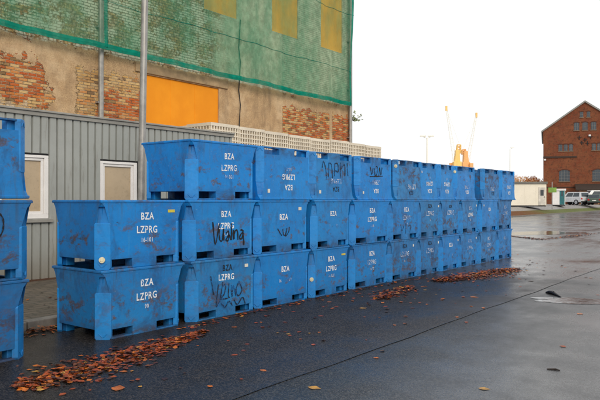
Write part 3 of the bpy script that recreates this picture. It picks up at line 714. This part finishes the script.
# ------------------------------------------------------------------ white ventilated crates behind the hut
CRATE = weathered('crate_plastic', (.76,.68,.55), .6, 0, .15, 2); CRATE_IN = weathered('crate_inside_shade', (.58,.48,.35), .8, 0, .2, 3)
def make_crate():
    r = thing('ventilated_crate', 'cream slotted plastic pallet crate in the tall stacks behind the blue boxes', 'crate', (0,0,0), 0, 'cream crates stacked behind the boxes')
    W, D, h = 1.16, 1.0, .75; m = MB()
    for sx in (-1, 1):
        x0, x1 = sorted((sx*D/2, sx*(D/2-.035)))
        for z0, z1 in ((.08,.17),(.27,.305),(.40,.435),(.53,.565),(.66,.75)): m.box(x0, x1, -W/2, W/2, z0, z1)
        xa, xb = sorted((sx*(D/2-.004), sx*(D/2-.032)))
        n = 11
        for i in range(n):
            y = -W/2+.03+(W-.06)*i/(n-1); m.box(xa, xb, y-.022, y+.022, .17, .655)
    for sy in (-1, 1):
        y0, y1 = sorted((sy*W/2, sy*(W/2-.035)))
        for z0, z1 in ((.08,.17),(.27,.305),(.40,.435),(.53,.565),(.66,.75)): m.box(-D/2+.036, D/2-.036, y0, y1, z0, z1)
        ya, yb = sorted((sy*(W/2-.004), sy*(W/2-.032)))
        for i in range(8):
            x = -D/2+.08+(D-.16)*i/7; m.box(x-.022, x+.022, ya, yb, .17, .655)
    m.build('slotted_wall', CRATE, r)
    m = MB(); m.box(-D/2+.08, D/2-.08, -W/2+.08, W/2-.08, .10, .70); m.build('contents', CRATE_IN, r)  # inner fill, its darker beige paints in the shading behind the slots
    m = MB()
    for y in (-W/2+.08, 0, W/2-.08): m.box(-D/2+.03, D/2-.03, y-.06, y+.06, .002, .079)
    m.build('skid', CRATE, r)
    return r
cr = make_crate(); first = True
def put_crate(x, y, z, rz=0):
    global first
    if first: cr.location = (x, y, z); cr.rotation_euler = (0,0,rz); first = False; return cr
    return dup(cr, (x, y, z), (0,0,rz))
for i in range(8):
    y = 13.18+i*1.19; top_ = 3.80-.02*i+(.06 if i > 4 else 0)
    base = top_-5*.757
    for l in range(5): put_crate(-13.5+random.uniform(-.02,.02), y+random.uniform(-.012,.012), base+l*.757 if l else max(base, .0), R(random.uniform(-.8,.8)))
for i in range(2):
    for l in range(5): put_crate(-14.62, 13.72+i*1.19, .08+l*.757)

# ------------------------------------------------------------------ fallen leaves
def leaf_mat(name, c, seed):
    t = NT(name); p = t.pos(); n = t.noise(p, 14, 4, .7); n2 = t.noise(p, 60, 3)
    col = t.mix(t.ramp(n, .3, .7), tuple(x*.55 for x in c), tuple(x*1.2 for x in c)); col = t.mix(t.ramp(n2, .55, .75, 0, .6), col, tuple(x*.3 for x in c))
    t.pbr(col, .42, t.bump(n2, .3, .005), 0, .4); return t.m
LEAVES = [leaf_mat('leaf_rust', (.32,.060,.010), 1), leaf_mat('leaf_brown', (.13,.034,.010), 2), leaf_mat('leaf_orange', (.50,.135,.014), 3), leaf_mat('leaf_ochre', (.46,.24,.04), 4), leaf_mat('leaf_dark', (.045,.016,.009), 5)]
def leaf(mb, c, s, rz, tx, ty, curl, mi):
    out = [(-.55,0),(-.30,.30),(.02,.42),(.28,.28),(.62,0),(.28,-.28),(.02,-.42),(-.30,-.30)]
    M = Matrix.Translation(c) @ Matrix.Rotation(rz, 4, 'Z') @ Matrix.Rotation(tx, 4, 'X') @ Matrix.Rotation(ty, 4, 'Y')
    P = [M @ Vector((x*s, y*s, curl*s*(y*y*1.6+x*x*.5))) for x, y in out]; mid = [M @ Vector((x*s, 0, curl*s*x*x*.5)) for x in (-.3, .02, .28)]
    a = P+mid
    mb.add(a, [(0,8,1),(1,8,9,2),(2,9,10,3),(3,10,4),(0,7,8),(7,6,9,8),(6,5,10,9),(5,4,10)], mi)
def rleaf(mb, rnd, x, y, z, smin=.05, smax=.12, tilt=.5, w=(30,22,20,10,18)):
    leaf(mb, Vector((x, y, z)), rnd.uniform(smin, smax), rnd.uniform(0, 6.28), rnd.gauss(0, tilt), rnd.gauss(0, tilt), rnd.uniform(.05, .7), rnd.choices(range(5), w)[0])
def heap(name, label, pts, n, spread, hgt, seed, smin=.026, smax=.072, w=(34,26,14,3,23)):
    """pts: centre line of the drift as (x, y, half width)"""
    rnd = random.Random(seed); mb = MB()
    for i in range(n):
        t = rnd.random()*(len(pts)-1); j = min(int(t), len(pts)-2); f = t-j
        cx, cy, hw = [pts[j][q]*(1-f)+pts[j+1][q]*f for q in range(3)]
        a = rnd.gauss(0, .48); b = rnd.gauss(0, .35)
        clump = .6+.4*math.sin(t*5.3+seed)*math.sin(t*2.1+seed*2)
        if rnd.random() < .55*(.5+.5*math.sin(cx*9+cy*11+a*4)*math.sin(t*7+seed)): continue
        dens = math.exp(-a*a*2.2)*clump
        z = .008+max(0, dens)*hgt*rnd.random()
        rleaf(mb, rnd, cx+a*hw*spread, cy+b*hw, z, smin, smax, .07+.16*dens, w)
    o = mb.build(name, LEAVES)
    return tag(o, label, 'leaves', kind='stuff')
heap('leaf_drift', 'drift of wet rust brown leaves on the asphalt before the nearest blue boxes', [(-5.10,2.75,.10),(-5.14,3.1,.30),(-5.22,3.6,.36),(-5.34,4.2,.27),(-5.45,4.8,.15),(-5.55,5.3,.05)], 2300, 1.12, .014, 3)
heap('leaf_drift', 'thin line of leaves along the foot of the near boxes', [(-5.78,5.2,.10),(-5.9,5.8,.10),(-5.95,6.9,.07),(-5.95,8.6,.06),(-5.9,10.2,.09),(-5.85,11.6,.08)], 230, 1.0, .02, 5)
heap('leaf_drift', 'small leaf heap halfway along the row of boxes', [(-5.15,8.7,.12),(-5.25,9.2,.26),(-5.35,9.8,.28),(-5.45,10.3,.12)], 520, 1.0, .04, 7)
heap('leaf_drift', 'large leaf heap on the road near the far end of the boxes', [(-5.42,11.3,.18),(-5.22,12.0,.42),(-5.12,12.8,.50),(-5.02,13.7,.42),(-4.98,14.4,.15)], 2600, 1.0, .05, 9)
heap('leaf_drift', 'leaves banked against the kerb in the gap between the box stacks', [(-7.05,3.15,.16),(-7.08,3.6,.2),(-7.08,4.1,.18),(-7.08,4.5,.1)], 330, 1.0, .07, 13, w=(30,30,10,3,30))
heap('leaf_drift', 'leaf bank behind the far end of the long row', [(-6.9,17.2,.35),(-6.8,18.2,.45),(-7.2,18.9,.45)], 600, 1.0, .42, 15)
heap('leaf_litter', 'ragged line of leaf litter along the far gutter', [(-9.7,27.3,.2),(-8.6,26.4,.2),(-7.8,25.6,.35),(-7.5,28.5,.35),(-7.1,32.2,.4),(-6.5,36,.4)], 1300, .9, .05, 17, .03,.08, w=(20,30,8,3,40))
heap('leaf_litter', 'leaves strewn over the pavement behind the boxes', [(-8.0,2.0,1.0),(-8.5,5,1.2),(-9.2,7.0,1.2)], 60, .8, .0, 19, w=(20,30,20,3,30))
for o in COL.objects:
    if o.get('label', '').startswith('leaves strewn over the pavement'): o.location.z = .10
# loose scatter
rnd = random.Random(23); mb = MB()
for i in range(330):
    y = rnd.uniform(1.0, 17); x = -5.9+abs(rnd.gauss(0, 1.05))
    if rnd.random() < .22: x = rnd.uniform(-5.8, 2.5); y = rnd.uniform(1.5, 30)
    rleaf(mb, rnd, x, y, .0015 if x > -3.45 else .0055, .03, .075, .03, w=(30,20,22,8,18))
tag(mb.build('scattered_leaves', LEAVES), 'single fallen leaves scattered over the wet road', 'leaves', kind='stuff')
# a few that stand out
def lone(px, y_img, s, mi, label, rz=0., curl=.18):
    d = FP*(EYE-.01)/(y_img-200); c = at(px, d, 0)
    mb = MB(); leaf(mb, Vector((0,0,.0055 if c.x < -3.45 else .0015)), s*.8, rz, .01, .015, curl, mi); o = mb.build('fallen_leaf', LEAVES); o.location = c
    tag(o, label, 'leaf')
lone(240, 313.5, .15, 3, 'yellow leaf on the asphalt in front of the black-scrawled ground box', .6)
lone(314, 387, .13, 3, 'pale ochre leaf alone beside the road seam near the bottom edge', .2)
lone(474, 297, .15, 2, 'orange leaf lying on the road below the far leaf heap', .5)
lone(118, 388, .17, 2, 'orange leaf in front of the near leaf drift', 2.3)
lone(363, 308, .13, 3, 'yellow leaf left of the small middle heap', 1.0)
lone(484, 388, .11, 3, 'small ochre leaf at the bottom right of the road', .3)
lone(531, 281, .14, 4, 'dark leaf on the pale wet road right of the boxes', .8)
lone(580, 313.5, .12, 2, 'orange leaf in front of the puddle', 1.3)
# broken stick by the puddle
BARK = weathered('wet_bark', (.028,.02,.016), .4, 0, .4, 20)
d0 = FP*EYE/95.5
m = MB(); a = at(546, FP*EYE/93, .01); b = at(553, FP*EYE/94.5, .03); c_ = at(561, FP*EYE/97.5, .006)
m.tube([a, (a+b)/2+Vector((0,0,.008)), b, c_], [.012,.028,.032,.008], 8); m.tube([b, b+Vector((.03,-.05,.03))], [.02,.006], 6)
o = m.build('broken_stick', BARK); tag(o, 'dark broken stick lying at the edge of the puddle', 'stick')
m = MB(); a = at(547, FP*EYE/169.5, .004); b = at(560, FP*EYE/171, .005)
m.tube([a, (a+b)/2+Vector((.01,.02,.004)), b], [.006,.009,.004], 6); o = m.build('twig', BARK); tag(o, 'thin dark twig lying on the road at lower right', 'twig')

# ------------------------------------------------------------------ far side: warehouse
def red_brick():
    t = NT('warehouse_brick'); p = t.obj(); q = t.xyz(p)
    br = t.n('ShaderNodeTexBrick', {'Vector': t.comb(t.math('ADD', q[0], q[1]), q[2], 0), 'Color1': (.19,.062,.033), 'Color2': (.19,.045,.02), 'Mortar': (.20,.10,.06), 'Scale': 1, 'Mortar Size': .012, 'Brick Width': .5, 'Row Height': .18})
    n = t.noise(p, .55, 6, .7); f = t.noise(p, 2.2, 8, .85)
    c = t.mix(t.ramp(n, .4, .62), br.outputs['Color'], (.235,.085,.040)); c = t.mix(t.ramp(f, .46, .62, 0, .85), c, (.075,.034,.022)); c = t.mix(t.ramp(f, .30, .40, .5, 0), c, (.36,.16,.07))
    t.pbr(c, .9, t.bump(f, .2, .05), 0, .15); return t.m
WBR = red_brick(); GLASS = weathered('old_glazing', (.055,.07,.085), .18, 0, .4, .8, .5); FRAME = weathered('window_bars', (.16,.16,.16), .6)
ZINC = weathered('zinc_roof', (.30,.30,.28), .5, .2, .2, .5)
gz = .86; th = YAW-math.atan(.3877)       # gable faces back along the line of sight
P0 = cam(49.6, 110, gz)
wh = thing('brick_warehouse', 'red brick warehouse with steep gable and arched windows across the road', 'building', P0, th)
# local axes: x right along the gable, y away, z up
HW, EV, AP, LEN = 6.77, 12.95, 17.75, 26
wino = []   # (x, z0, w, h, arched)
for x in (-.55, .55): wino.append((x, 15.15, .55, .95, True))
for x in (-1.35, 0, 1.35): wino.append((x, 12.9, .85, 1.35, True))
for cx in (-3.1, 2.25):
    for x in (-.85, 0, .85): wino.append((cx+x, 9.35, .62, 1.15, True))
for x in (-3.3, 2.05): wino.append((x, 4.0, 1.75, 2.0, True))
for x in (-5.9,): pass
mb = MB(); mb.prism([(-HW,0),(HW,0),(HW,EV),(0,AP),(-HW,EV)], 'y', .0, LEN); mb.build('wall', WBR, wh)
m = MB()
for sx in (-1, 1):
    dx, dz_ = HW, AP-EV; L = math.hypot(dx, dz_); nx, nz = sx*dz_/L, dx/L
    a = (sx*(HW+.22), EV-.22*dz_/dx); b = (0, AP)
    m.prism([a, b, (b[0], b[1]+.32), (a[0]+nx*.22, a[1]+nz*.26)], 'y', -.25, LEN+.3)
m.build('roof', ZINC, wh)
m = MB(); m.box(-HW-.02, -1.3, -.14, -.002, 8.15, 8.45); m.box(-HW, HW, -.10, -.003, 2.9, 3.05)
m.build('string_course', weathered('dark_course', (.06,.035,.025), .8), wh)
def arch(x, z0, w, h, n=8, rise=.16):
    pts = [(x-w/2, z0), (x+w/2, z0)]
    for i in range(n+1):
        t_ = 1-2*i/n; pts.append((x+t_*w/2, z0+h-rise*w*(t_*t_)))
    return pts
for x, z0, w, h, ar in wino:
    m = MB(); m.prism(arch(x, z0, w, h), 'y', -.02, .05); wd = m.build('window', GLASS, wh)
    m = MB(); nb = 3 if w > 1 else 2
    for i in range(1, nb+1): m.box(x-w/2+w*i/(nb+1)-.03, x-w/2+w*i/(nb+1)+.03, -.05, -.022, z0, z0+h*.97)
    for i in range(1, 4 if w > 1 else 2): m.box(x-w/2, x+w/2, -.046, -.024, z0+h*i/(4 if w > 1 else 2)-.025, z0+h*i/(4 if w > 1 else 2)+.025)
    m.build('glazing_bar', FRAME, wd)
    m = MB(); o1 = arch(x, z0+.02, w+.36, h+.16); i1 = arch(x, z0+.02, w+.02, h)
    k = len(o1)
    m.add([(p[0], -.05, p[1]) for p in o1[2:]]+[(p[0], -.05, p[1]) for p in i1[2:]]+[(p[0], .01, p[1]) for p in o1[2:]]+[(p[0], .01, p[1]) for p in i1[2:]], [(i, i+1, i+k-1, i+k-2) for i in range(k-3)]+[(i, i+1, i+1+2*(k-2), i+2*(k-2)) for i in range(k-3)])
    m.build('brick_arch', weathered('arch_brick', (.10,.035,.02), .9), wd)
    MB().box(x-w/2-.1, x+w/2+.1, -.12, -.002, z0-.14, z0-.004).build('sill', weathered('stone_sill', (.22,.15,.10), .85), wd)
# iron wall anchors and a lamp on the gable
m = MB()
for x, z in ((-.9,11.6),(.0,11.2),(.9,11.7),(.4,10.6),(-.5,10.7)): m.box(x-.06, x+.06, -.08, -.002, z-.35, z+.35); m.box(x-.3, x+.3, -.085, -.003, z-.05, z+.05)
m.build('wall_anchor', DARK, wh)
for x, z in ((.75,11.9),(-6.5,7.85)): MB().box(x-.18, x+.18, -.3, -.002, z-.13, z+.17).build('wall_lamp', UPVC, wh, bevel=.03)
# lean-to at the foot of the gable
m = MB(); m.box(-.9, HW+2, -3.6, -.002, 0, 2.35); ln = m.build('porch', weathered('porch_render', (.42,.20,.08), .85, 0, .25, .8), wh)
m = MB(); m.prism([(-4.2,2.3),(-4.2,2.5),(-.003,3.55),(-.003,3.3)], 'x', -1.6, HW+2.4); 
m.build('porch_roof', weathered('porch_roof', (.045,.03,.022), .8), ln)
for x in (1.2, 3.6, 6.0): MB().prism(arch(x, .1, 1.2, 2.0, rise=.4), 'y', -3.64, -3.58).build('porch_opening', DARK, ln)

# white site cabins
CREAM = weathered('cream_panels', (.80,.74,.62), .6, 0, .06, 1); GREYT = weathered('weathered_roof', (.20,.19,.17), .8, 0, .3, 1)
END_SHADE = weathered('shaded_end_wall', (.20,.15,.11), .8, 0, .25, 1.5); TEAL = weathered('teal_door', (.03,.16,.18), .5)  # cabin end wall: shade on that side painted as a darker brown
def cabin(label, p, rz, L, D, h, mats, door, wall_label=None):
    r = thing('site_cabin', label, 'cabin', p, rz)
    m = MB(); m.box(-L, 0, 0, D, .12, h-.25)
    for i in range(int(L/1.2)): m.box(-L+1.2*i+1.17, -L+1.2*i+1.2, -.012, -.001, .15, h-.28)
    m.build('wall', mats[0], r)
    MB().box(.002, .03, 0.02, D, .12, h-.25).build('end_wall', mats[1], r)
    MB().box(-L-.1, .12, -.12, D+.1, h-.245, h).build('roof', mats[2], r, .02)
    MB().box(-L, 0, .1, D-.1, 0, .117).build('base', DARK, r)
    dr = MB().box(door[0], door[1], -.05, -.013, .14, 2.12).build('door', mats[3], r, .01)
    MB().box(door[1]-.14, door[1]-.08, -.10, -.052, 1.0, 1.12).build('handle', FRAME, dr)
    MB().box(door[0]+.2, door[1]-.2, -.058, -.051, 1.2, 1.85).build('pane', GLASS, dr)
    return r
cabin('long cream site cabin with grey roof beyond the end of the boxes', at(546.3, 70, gz), YAW-R(4), 9.5, 2.6, 2.75, (CREAM, END_SHADE, GREYT, weathered('cabin_door', (.62,.58,.52), .5)), (-.85, -.1))
cabin('small white cabin with teal door beside the parked cars', at(565.0, 80, gz), YAW-R(20), 1.45, 2.4, 2.15, (UPVC, UPVC, UPVC, TEAL), (-.62, -.05))
# green sign on a post
sg = thing('sign_post', 'green sign plate on a thin grey post before the cream cabin', 'sign', at(552.2, 66, .62))
MB().tube([(0,0,0),(0,0,2.85)], .045, 8).build('post', GALV, sg)
m = MB(); A = Matrix.Rotation(YAW, 4, 'Z'); m.box(-.42, .42, -.07, -.045, 1.75, 2.25, 0, A); m.build('plate', weathered('sign_green', (.20,.36,.06), .5), sg)

# ------------------------------------------------------------------ parked vehicles
TYRE = weathered('tyre', (.018,.018,.019), .8); RIM = weathered('alloy_rim', (.45,.46,.48), .35, .6); CGL = weathered('car_glass', (.035,.05,.06), .08, 0, .3, 2, .6)
REDL = weathered('tail_light', (.45,.012,.012), .25); PLATE = weathered('number_plate', (.75,.75,.72), .5); HEADL = weathered('head_light', (.7,.72,.74), .15); BLK = weathered('black_trim', (.02,.02,.021), .55)
def carpaint(name, c):
    t = NT(name); p = t.obj(); n = t.noise(p, 4, 4)
    t.pbr(t.mix(t.ramp(n, .3, .7), tuple(x*.85 for x in c), c), .3, None, .1, .5, **{'Coat Weight': .5}); return t.m
def vehicle(name, label, cat, p, rz, Lh, Wd, lower, roof, col, wr, axles, group):
    """x = forward, y = left. lower: side outline of the body; roof: (z_sill, x0 rear, x1 front, xt0, xt1, z_top)"""
    r = thing(name, label, cat, p, rz, group); hw = Wd/2; P = carpaint(name+'_paint', col)
    m = MB(); m.prism(lower, 'y', -hw, hw); body = m.build('body', P, r, .06, seg=3)
    zs_, x0, x1, xt0, xt1, zt = roof; ti = .16
    vs = [(x0,-hw+.05,zs_),(x1,-hw+.05,zs_),(x1,hw-.05,zs_),(x0,hw-.05,zs_),(xt0,-hw+ti,zt),(xt1,-hw+ti,zt),(xt1,hw-ti,zt),(xt0,hw-ti,zt)]
    cab = MB().add(vs, [(0,1,2,3),(4,5,6,7),(0,1,5,4),(1,2,6,5),(2,3,7,6),(3,0,4,7)]).build('cabin', P, r, .05, seg=3)
    V = [Vector(v) for v in vs]
    def pane(ids, f0, f1, g0, g1, nm):
        a, b, c, d = [V[i] for i in ids]                 # a-b bottom edge, d-c top edge
        q = lambda s_, t_: a.lerp(b, s_).lerp(d.lerp(c, s_), t_)
        n = (b-a).cross(d-a).normalized(); cen = sum(V, Vector())/8
        if n.dot(a-cen) < 0: n = -n
        pts = [q(f0,g0), q(f1,g0), q(f1,g1), q(f0,g1)]
        MB().add([x+n*.012 for x in pts]+[x-n*.02 for x in pts], [(0,1,2,3),(0,1,5,4),(1,2,6,5),(2,3,7,6),(3,0,4,7)]).build(nm, CGL, cab)
    pane((0,3,7,4), .08, .92, .14, .88, 'rear_window'); pane((1,2,6,5), .05, .95, .08, .92, 'windscreen')
    for ids in ((0,1,5,4), (3,2,6,7)):
        pane(ids, .10, .46, .14, .86, 'side_window'); pane(ids, .50, .88, .14, .86, 'side_window')
    rear, front = lower[0][0], max(q[0] for q in lower); zb = lower[0][1]
    for sy in (-1, 1):
        MB().box(rear-.03, rear+.05, min(sy*(hw-.05), sy*(hw-.30)), max(sy*(hw-.05), sy*(hw-.30)), zs_-.30, zs_-.06).build('tail_light', REDL, r, .02)
        MB().box(front-.05, front+.02, min(sy*(hw-.1), sy*(hw-.45)), max(sy*(hw-.1), sy*(hw-.45)), zb+.33, zb+.48).build('headlight', HEADL, r, .02)
        MB().box(x1-.35, x1-.15, min(sy*hw, sy*(hw+.18)), max(sy*hw, sy*(hw+.18)), zs_+.02, zs_+.17).build('mirror', BLK, r, .03)
        for ax in axles:
            w = MB(); w.tube([(ax, sy*(hw+.012), wr), (ax, sy*(hw-.21), wr)], wr, 20); wh_ = w.build('wheel', TYRE, r, .02)
            w = MB(); w.tube([(ax, sy*(hw+.022), wr), (ax, sy*(hw-.1), wr)], wr*.62, 14); w.build('rim', RIM, wh_)
    MB().box(rear-.05, rear+.05, -hw+.03, hw-.03, zb-.02, zb+.16).build('bumper', BLK, r, .03)
    MB().box(front-.06, front+.05, -hw+.03, hw-.03, zb-.02, zb+.16).build('bumper', BLK, r, .03)
    MB().box(rear-.062, rear-.045, -.26, .26, zb+.30, zb+.41).build('number_plate', PLATE, r)
    return r
heading = YAW+R(90)
GP = 'vehicles parked by the warehouse'
vehicle('parked_suv', 'silver white off-road car parked beside the small white cabin', 'car', at(573.2, 92, gz), heading+R(24), 4.4, 1.85,
        [(-2.2,.42),(2.2,.42),(2.25,.75),(2.15,1.02),(.95,1.12),(-2.2,1.12)], (1.10,-2.15,1.05,-2.02,.35,1.86), (.62,.63,.64), .40, (-1.35,1.38), GP)
vehicle('parked_car', 'black car parked between the silver off-road car and the green one', 'car', at(582.5, 94, gz), heading+R(6), 4.3, 1.74,
        [(-2.1,.30),(2.1,.30),(2.15,.62),(2.0,.80),(.9,.92),(-2.1,.94)], (.92,-2.0,1.0,-1.5,.25,1.45), (.014,.014,.016), .32, (-1.3,1.33), GP)
vehicle('parked_car', 'grey green estate car with red tail lights parked before the warehouse', 'car', at(595, 91, gz), heading-R(28), 4.6, 1.78,
        [(-2.2,.30),(2.3,.30),(2.34,.62),(2.2,.80),(1.0,.92),(-2.2,.96)], (.94,-2.15,1.1,-1.9,.35,1.50), (.075,.11,.085), .33, (-1.35,1.4), GP)
vehicle('parked_van', 'white panel van standing behind the parked cars', 'van', at(597, 101, gz), heading+R(88), 5.6, 2.0,
        [(-2.8,.40),(2.8,.40),(2.85,.85),(2.6,1.1),(1.9,1.22),(-2.8,1.22)], (1.20,-2.78,2.0,-2.74,1.2,2.25), (.74,.74,.73), .34, (-1.75,1.8), GP)

# autumn trees behind the cabin
AUT = [leaf_mat('autumn_orange', (.80,.36,.12), 1), leaf_mat('autumn_rust', (.62,.24,.09), 2), leaf_mat('autumn_ochre', (.85,.50,.20), 3)]
def tree(label, p, h, w, seed):
    rnd = random.Random(seed); r = thing('autumn_tree', label, 'tree', p, 0, 'autumn trees behind the cream cabin')
    m = MB(); m.tube([(0,0,0),(.05,0,h*.3),(0,.1,h*.6)], [.16,.12,.05], 8)
    for i in range(6):
        a = rnd.uniform(0, 6.28); m.tube([(.03,0,h*.3),(math.cos(a)*w*.35, math.sin(a)*w*.35, h*rnd.uniform(.55,.85))], [.06,.02], 6)
    m.build('trunk', TWIG, r); m = MB()
    cl = [(Vector((rnd.uniform(-w,w)*.75, rnd.uniform(-w,w)*.75, h*rnd.uniform(.35,.88))), rnd.uniform(.25,.5)*w) for _ in range(16)]
    for c, rad in cl:
        mi = rnd.choices(range(3), (5,2,3))[0]
        for j in range(110):
            d = Vector([rnd.gauss(0,1) for _ in range(3)]).normalized()*rad*rnd.random()**.4; d.z *= .7; q = c+d
            u = Vector([rnd.gauss(0,1) for _ in range(3)]).normalized(); v = u.orthogonal().normalized(); s = rnd.uniform(.06,.14)
            m.add([q-u*s, q+v*s*.6, q+u*s, q-v*s*.6], [(0,1,2,3)], mi if rnd.random() < .75 else rnd.randrange(3))
    m.build('crown', AUT, r); return r
for i, (px, d, h, w) in enumerate([(517,120,5.6,2.3),(522,122,5.3,2.2),(527,118,5.0,2.0),(532,121,5.5,2.3),(537,119,5.2,2.0),(541.5,121,5.7,2.2),(511,122,5.4,2.2)]):
    tree('low orange autumn tree showing above the cream cabin roof', at(px, d, gz), h, w, 40+i)

# ------------------------------------------------------------------ harbour cranes and masts, far off, glare painted in as pale colours
CRY = weathered('crane_yellow_glare', (.92,.60,.20), .6, 0, .15, .05); CRP = weathered('crane_glare', (.97,.93,.82), .6, 0, .08, .05); CRR = weathered('crane_red_glare', (.86,.48,.20), .6, 0, .15, .05); MAST = weathered('mast_glare', (.92,.89,.80), .6, 0, .05, .2)
def lattice(m, a, b, w0, w1, n, r):
    a, b = Vector(a), Vector(b); d = (b-a).normalized(); u = d.cross(Vector((0,0,1)) if abs(d.z) < .95 else Vector((1,0,0))).normalized(); v = d.cross(u).normalized()
    def C(i):
        t_ = i/n; c = a.lerp(b, t_); w = (w0*(1-t_)+w1*t_)/2; return [c+u*w+v*w, c-u*w+v*w, c-u*w-v*w, c+u*w-v*w]
    for i in range(n):
        p, q = C(i), C(i+1)
        for k in range(4): m.tube([p[k], q[k]], r, 4, caps=False); m.tube([p[k], q[(k+1) % 4]], r*.6, 4, caps=False); m.tube([q[k], q[(k+1) % 4]], r*.6, 4, caps=False)
def crane(label, p, rz, tip, body_mat, hs):
    r = thing('harbour_crane', label, 'crane', p, rz, None)
    m = MB()
    for x in (-3, 3):
        for y in (-3, 3): m.tube([(x*1.1,y*1.1,0),(x*.55,y*.55,12)], .55, 6)
    m.box(-2.6,2.6,-2.6,2.6,11.5,12.8); m.build('portal', body_mat, r)
    m = MB(); m.box(-1.7,1.3,-1.5,1.5,12.9,16.8); m.prism([(-1.2,16.8),(.9,16.8),(.4,21.3),(-1.0,21.3)], 'y', -1.2, 1.2); hs_ = m.build('machine_house', body_mat, r, .1)
    MB().box(.9,2.3,-2.6,-1.3,14.2,16.4).build('cab', CRR, r, .1)
    m = MB(); lattice(m, (-.7,0,20), (-1.0,0,hs), 1.6, 1.2, 3, .2); m.build('tower', body_mat, r)
    m = MB(); lattice(m, (.6,0,16.8), tip, 1.3, .5, 14, .045); m.build('boom', CRP, r)
    t_ = Vector(tip)
    m = MB(); m.tube([(-1.2,0,hs), tuple(t_)], .06, 4); m.build('stay', CRP, r)
    m = MB(); m.box(t_.x-.35, t_.x+.35, -.3, .3, t_.z-1.1, t_.z+.8); m.build('boom_head', CRY, r)
    return r
ang = YAW
crane('yellow harbour crane with pale boom leaning left above the boxes', at(456.5, 250, -.02), ang+math.pi, (4.0,0,38), CRY, 23.5)
crane('orange harbour crane with pale boom leaning right above the boxes', at(466.0, 255, -.02), ang, (4.2,0,36), CRR, 22.0)
def mast(label, px, d, h, heads):
    r = thing('light_mast', label, 'lamp post', at(px, d, -.02), YAW)
    MB().tube([(0,0,0),(0,0,h)], [.22,.12], 8).build('pole', MAST, r)
    for x in heads:
        m = MB(); m.tube([(0,0,h-.1),(x*.7,0,h+.25)], .06, 6); m.box(x*.7-.5, x*.7+.5, -.2,.2, h+.2, h+.42); m.build('lamp_head', MAST, r)
mast('pale double-headed light mast behind the row of boxes', 427, 110, 12.4, (-1, 1))
mast('faint light mast right of the cranes', 510, 190, 17, (1, ))

# ------------------------------------------------------------------ light: bright overcast sky and a soft low sun
SUN_EL, SUN_AZ = 27, 124                                # azimuth clockwise from +Y: sun behind the camera's right shoulder
w = bpy.data.worlds.new('World'); scene.world = w; w.use_nodes = True; nt_ = w.node_tree; nt_.nodes.clear()
out = nt_.nodes.new('ShaderNodeOutputWorld'); bg = nt_.nodes.new('ShaderNodeBackground'); sky = nt_.nodes.new('ShaderNodeTexSky')
sky.sky_type = 'NISHITA'; sky.sun_disc = False; sky.sun_elevation = R(SUN_EL); sky.sun_rotation = R(SUN_AZ); sky.air_density = 1; sky.dust_density = 3
tc = nt_.nodes.new('ShaderNodeTexCoord'); mp = nt_.nodes.new('ShaderNodeMapping'); mp.inputs['Scale'].default_value = (1, 1, 2.4)
cn = nt_.nodes.new('ShaderNodeTexNoise'); cn.inputs['Scale'].default_value = 1.6; cn.inputs['Detail'].default_value = 5; cn.inputs['Roughness'].default_value = .5
cr_ = nt_.nodes.new('ShaderNodeMapRange'); cr_.inputs['From Min'].default_value = .3; cr_.inputs['From Max'].default_value = .7
cm = nt_.nodes.new('ShaderNodeMix'); cm.data_type = 'RGBA'; cm.inputs[6].default_value = (10.5, 10.6, 10.8, 1); cm.inputs[7].default_value = (12.2, 12.2, 12.1, 1)
mx = nt_.nodes.new('ShaderNodeMix'); mx.data_type = 'RGBA'; mx.inputs[0].default_value = .88
L = nt_.links.new
L(tc.outputs['Generated'], mp.inputs[0]); L(mp.outputs[0], cn.inputs['Vector']); L(cn.outputs['Fac'], cr_.inputs['Value']); L(cr_.outputs[0], cm.inputs[0])
L(sky.outputs[0], mx.inputs[6]); L(cm.outputs[2], mx.inputs[7]); L(mx.outputs[2], bg.inputs[0]); bg.inputs[1].default_value = .1; L(bg.outputs[0], out.inputs[0])
sd = bpy.data.lights.new('sun', 'SUN'); sd.energy = 1.5; sd.angle = R(22); sd.color = (1, .90, .76)
so = bpy.data.objects.new('sun', sd); COL.objects.link(so)
az, el = R(SUN_AZ), R(SUN_EL); dvec = Vector((math.sin(az)*math.cos(el), math.cos(az)*math.cos(el), math.sin(el)))
so.rotation_euler = dvec.to_track_quat('Z', 'Y').to_euler(); so.location = (20, -20, 30)

# ------------------------------------------------------------------ camera
cd = bpy.data.cameras.new('camera'); cd.sensor_width = 36; cd.lens = 36*FP/600; cd.clip_end = 4000; cd.clip_start = .05
co = bpy.data.objects.new('camera', cd); COL.objects.link(co); co.location = (0, 0, EYE); co.rotation_euler = (R(90), 0, YAW)
scene.camera = co
scene.view_settings.view_transform = 'Standard'; scene.view_settings.look = 'None'; scene.view_settings.exposure = 0; scene.view_settings.gamma = 1
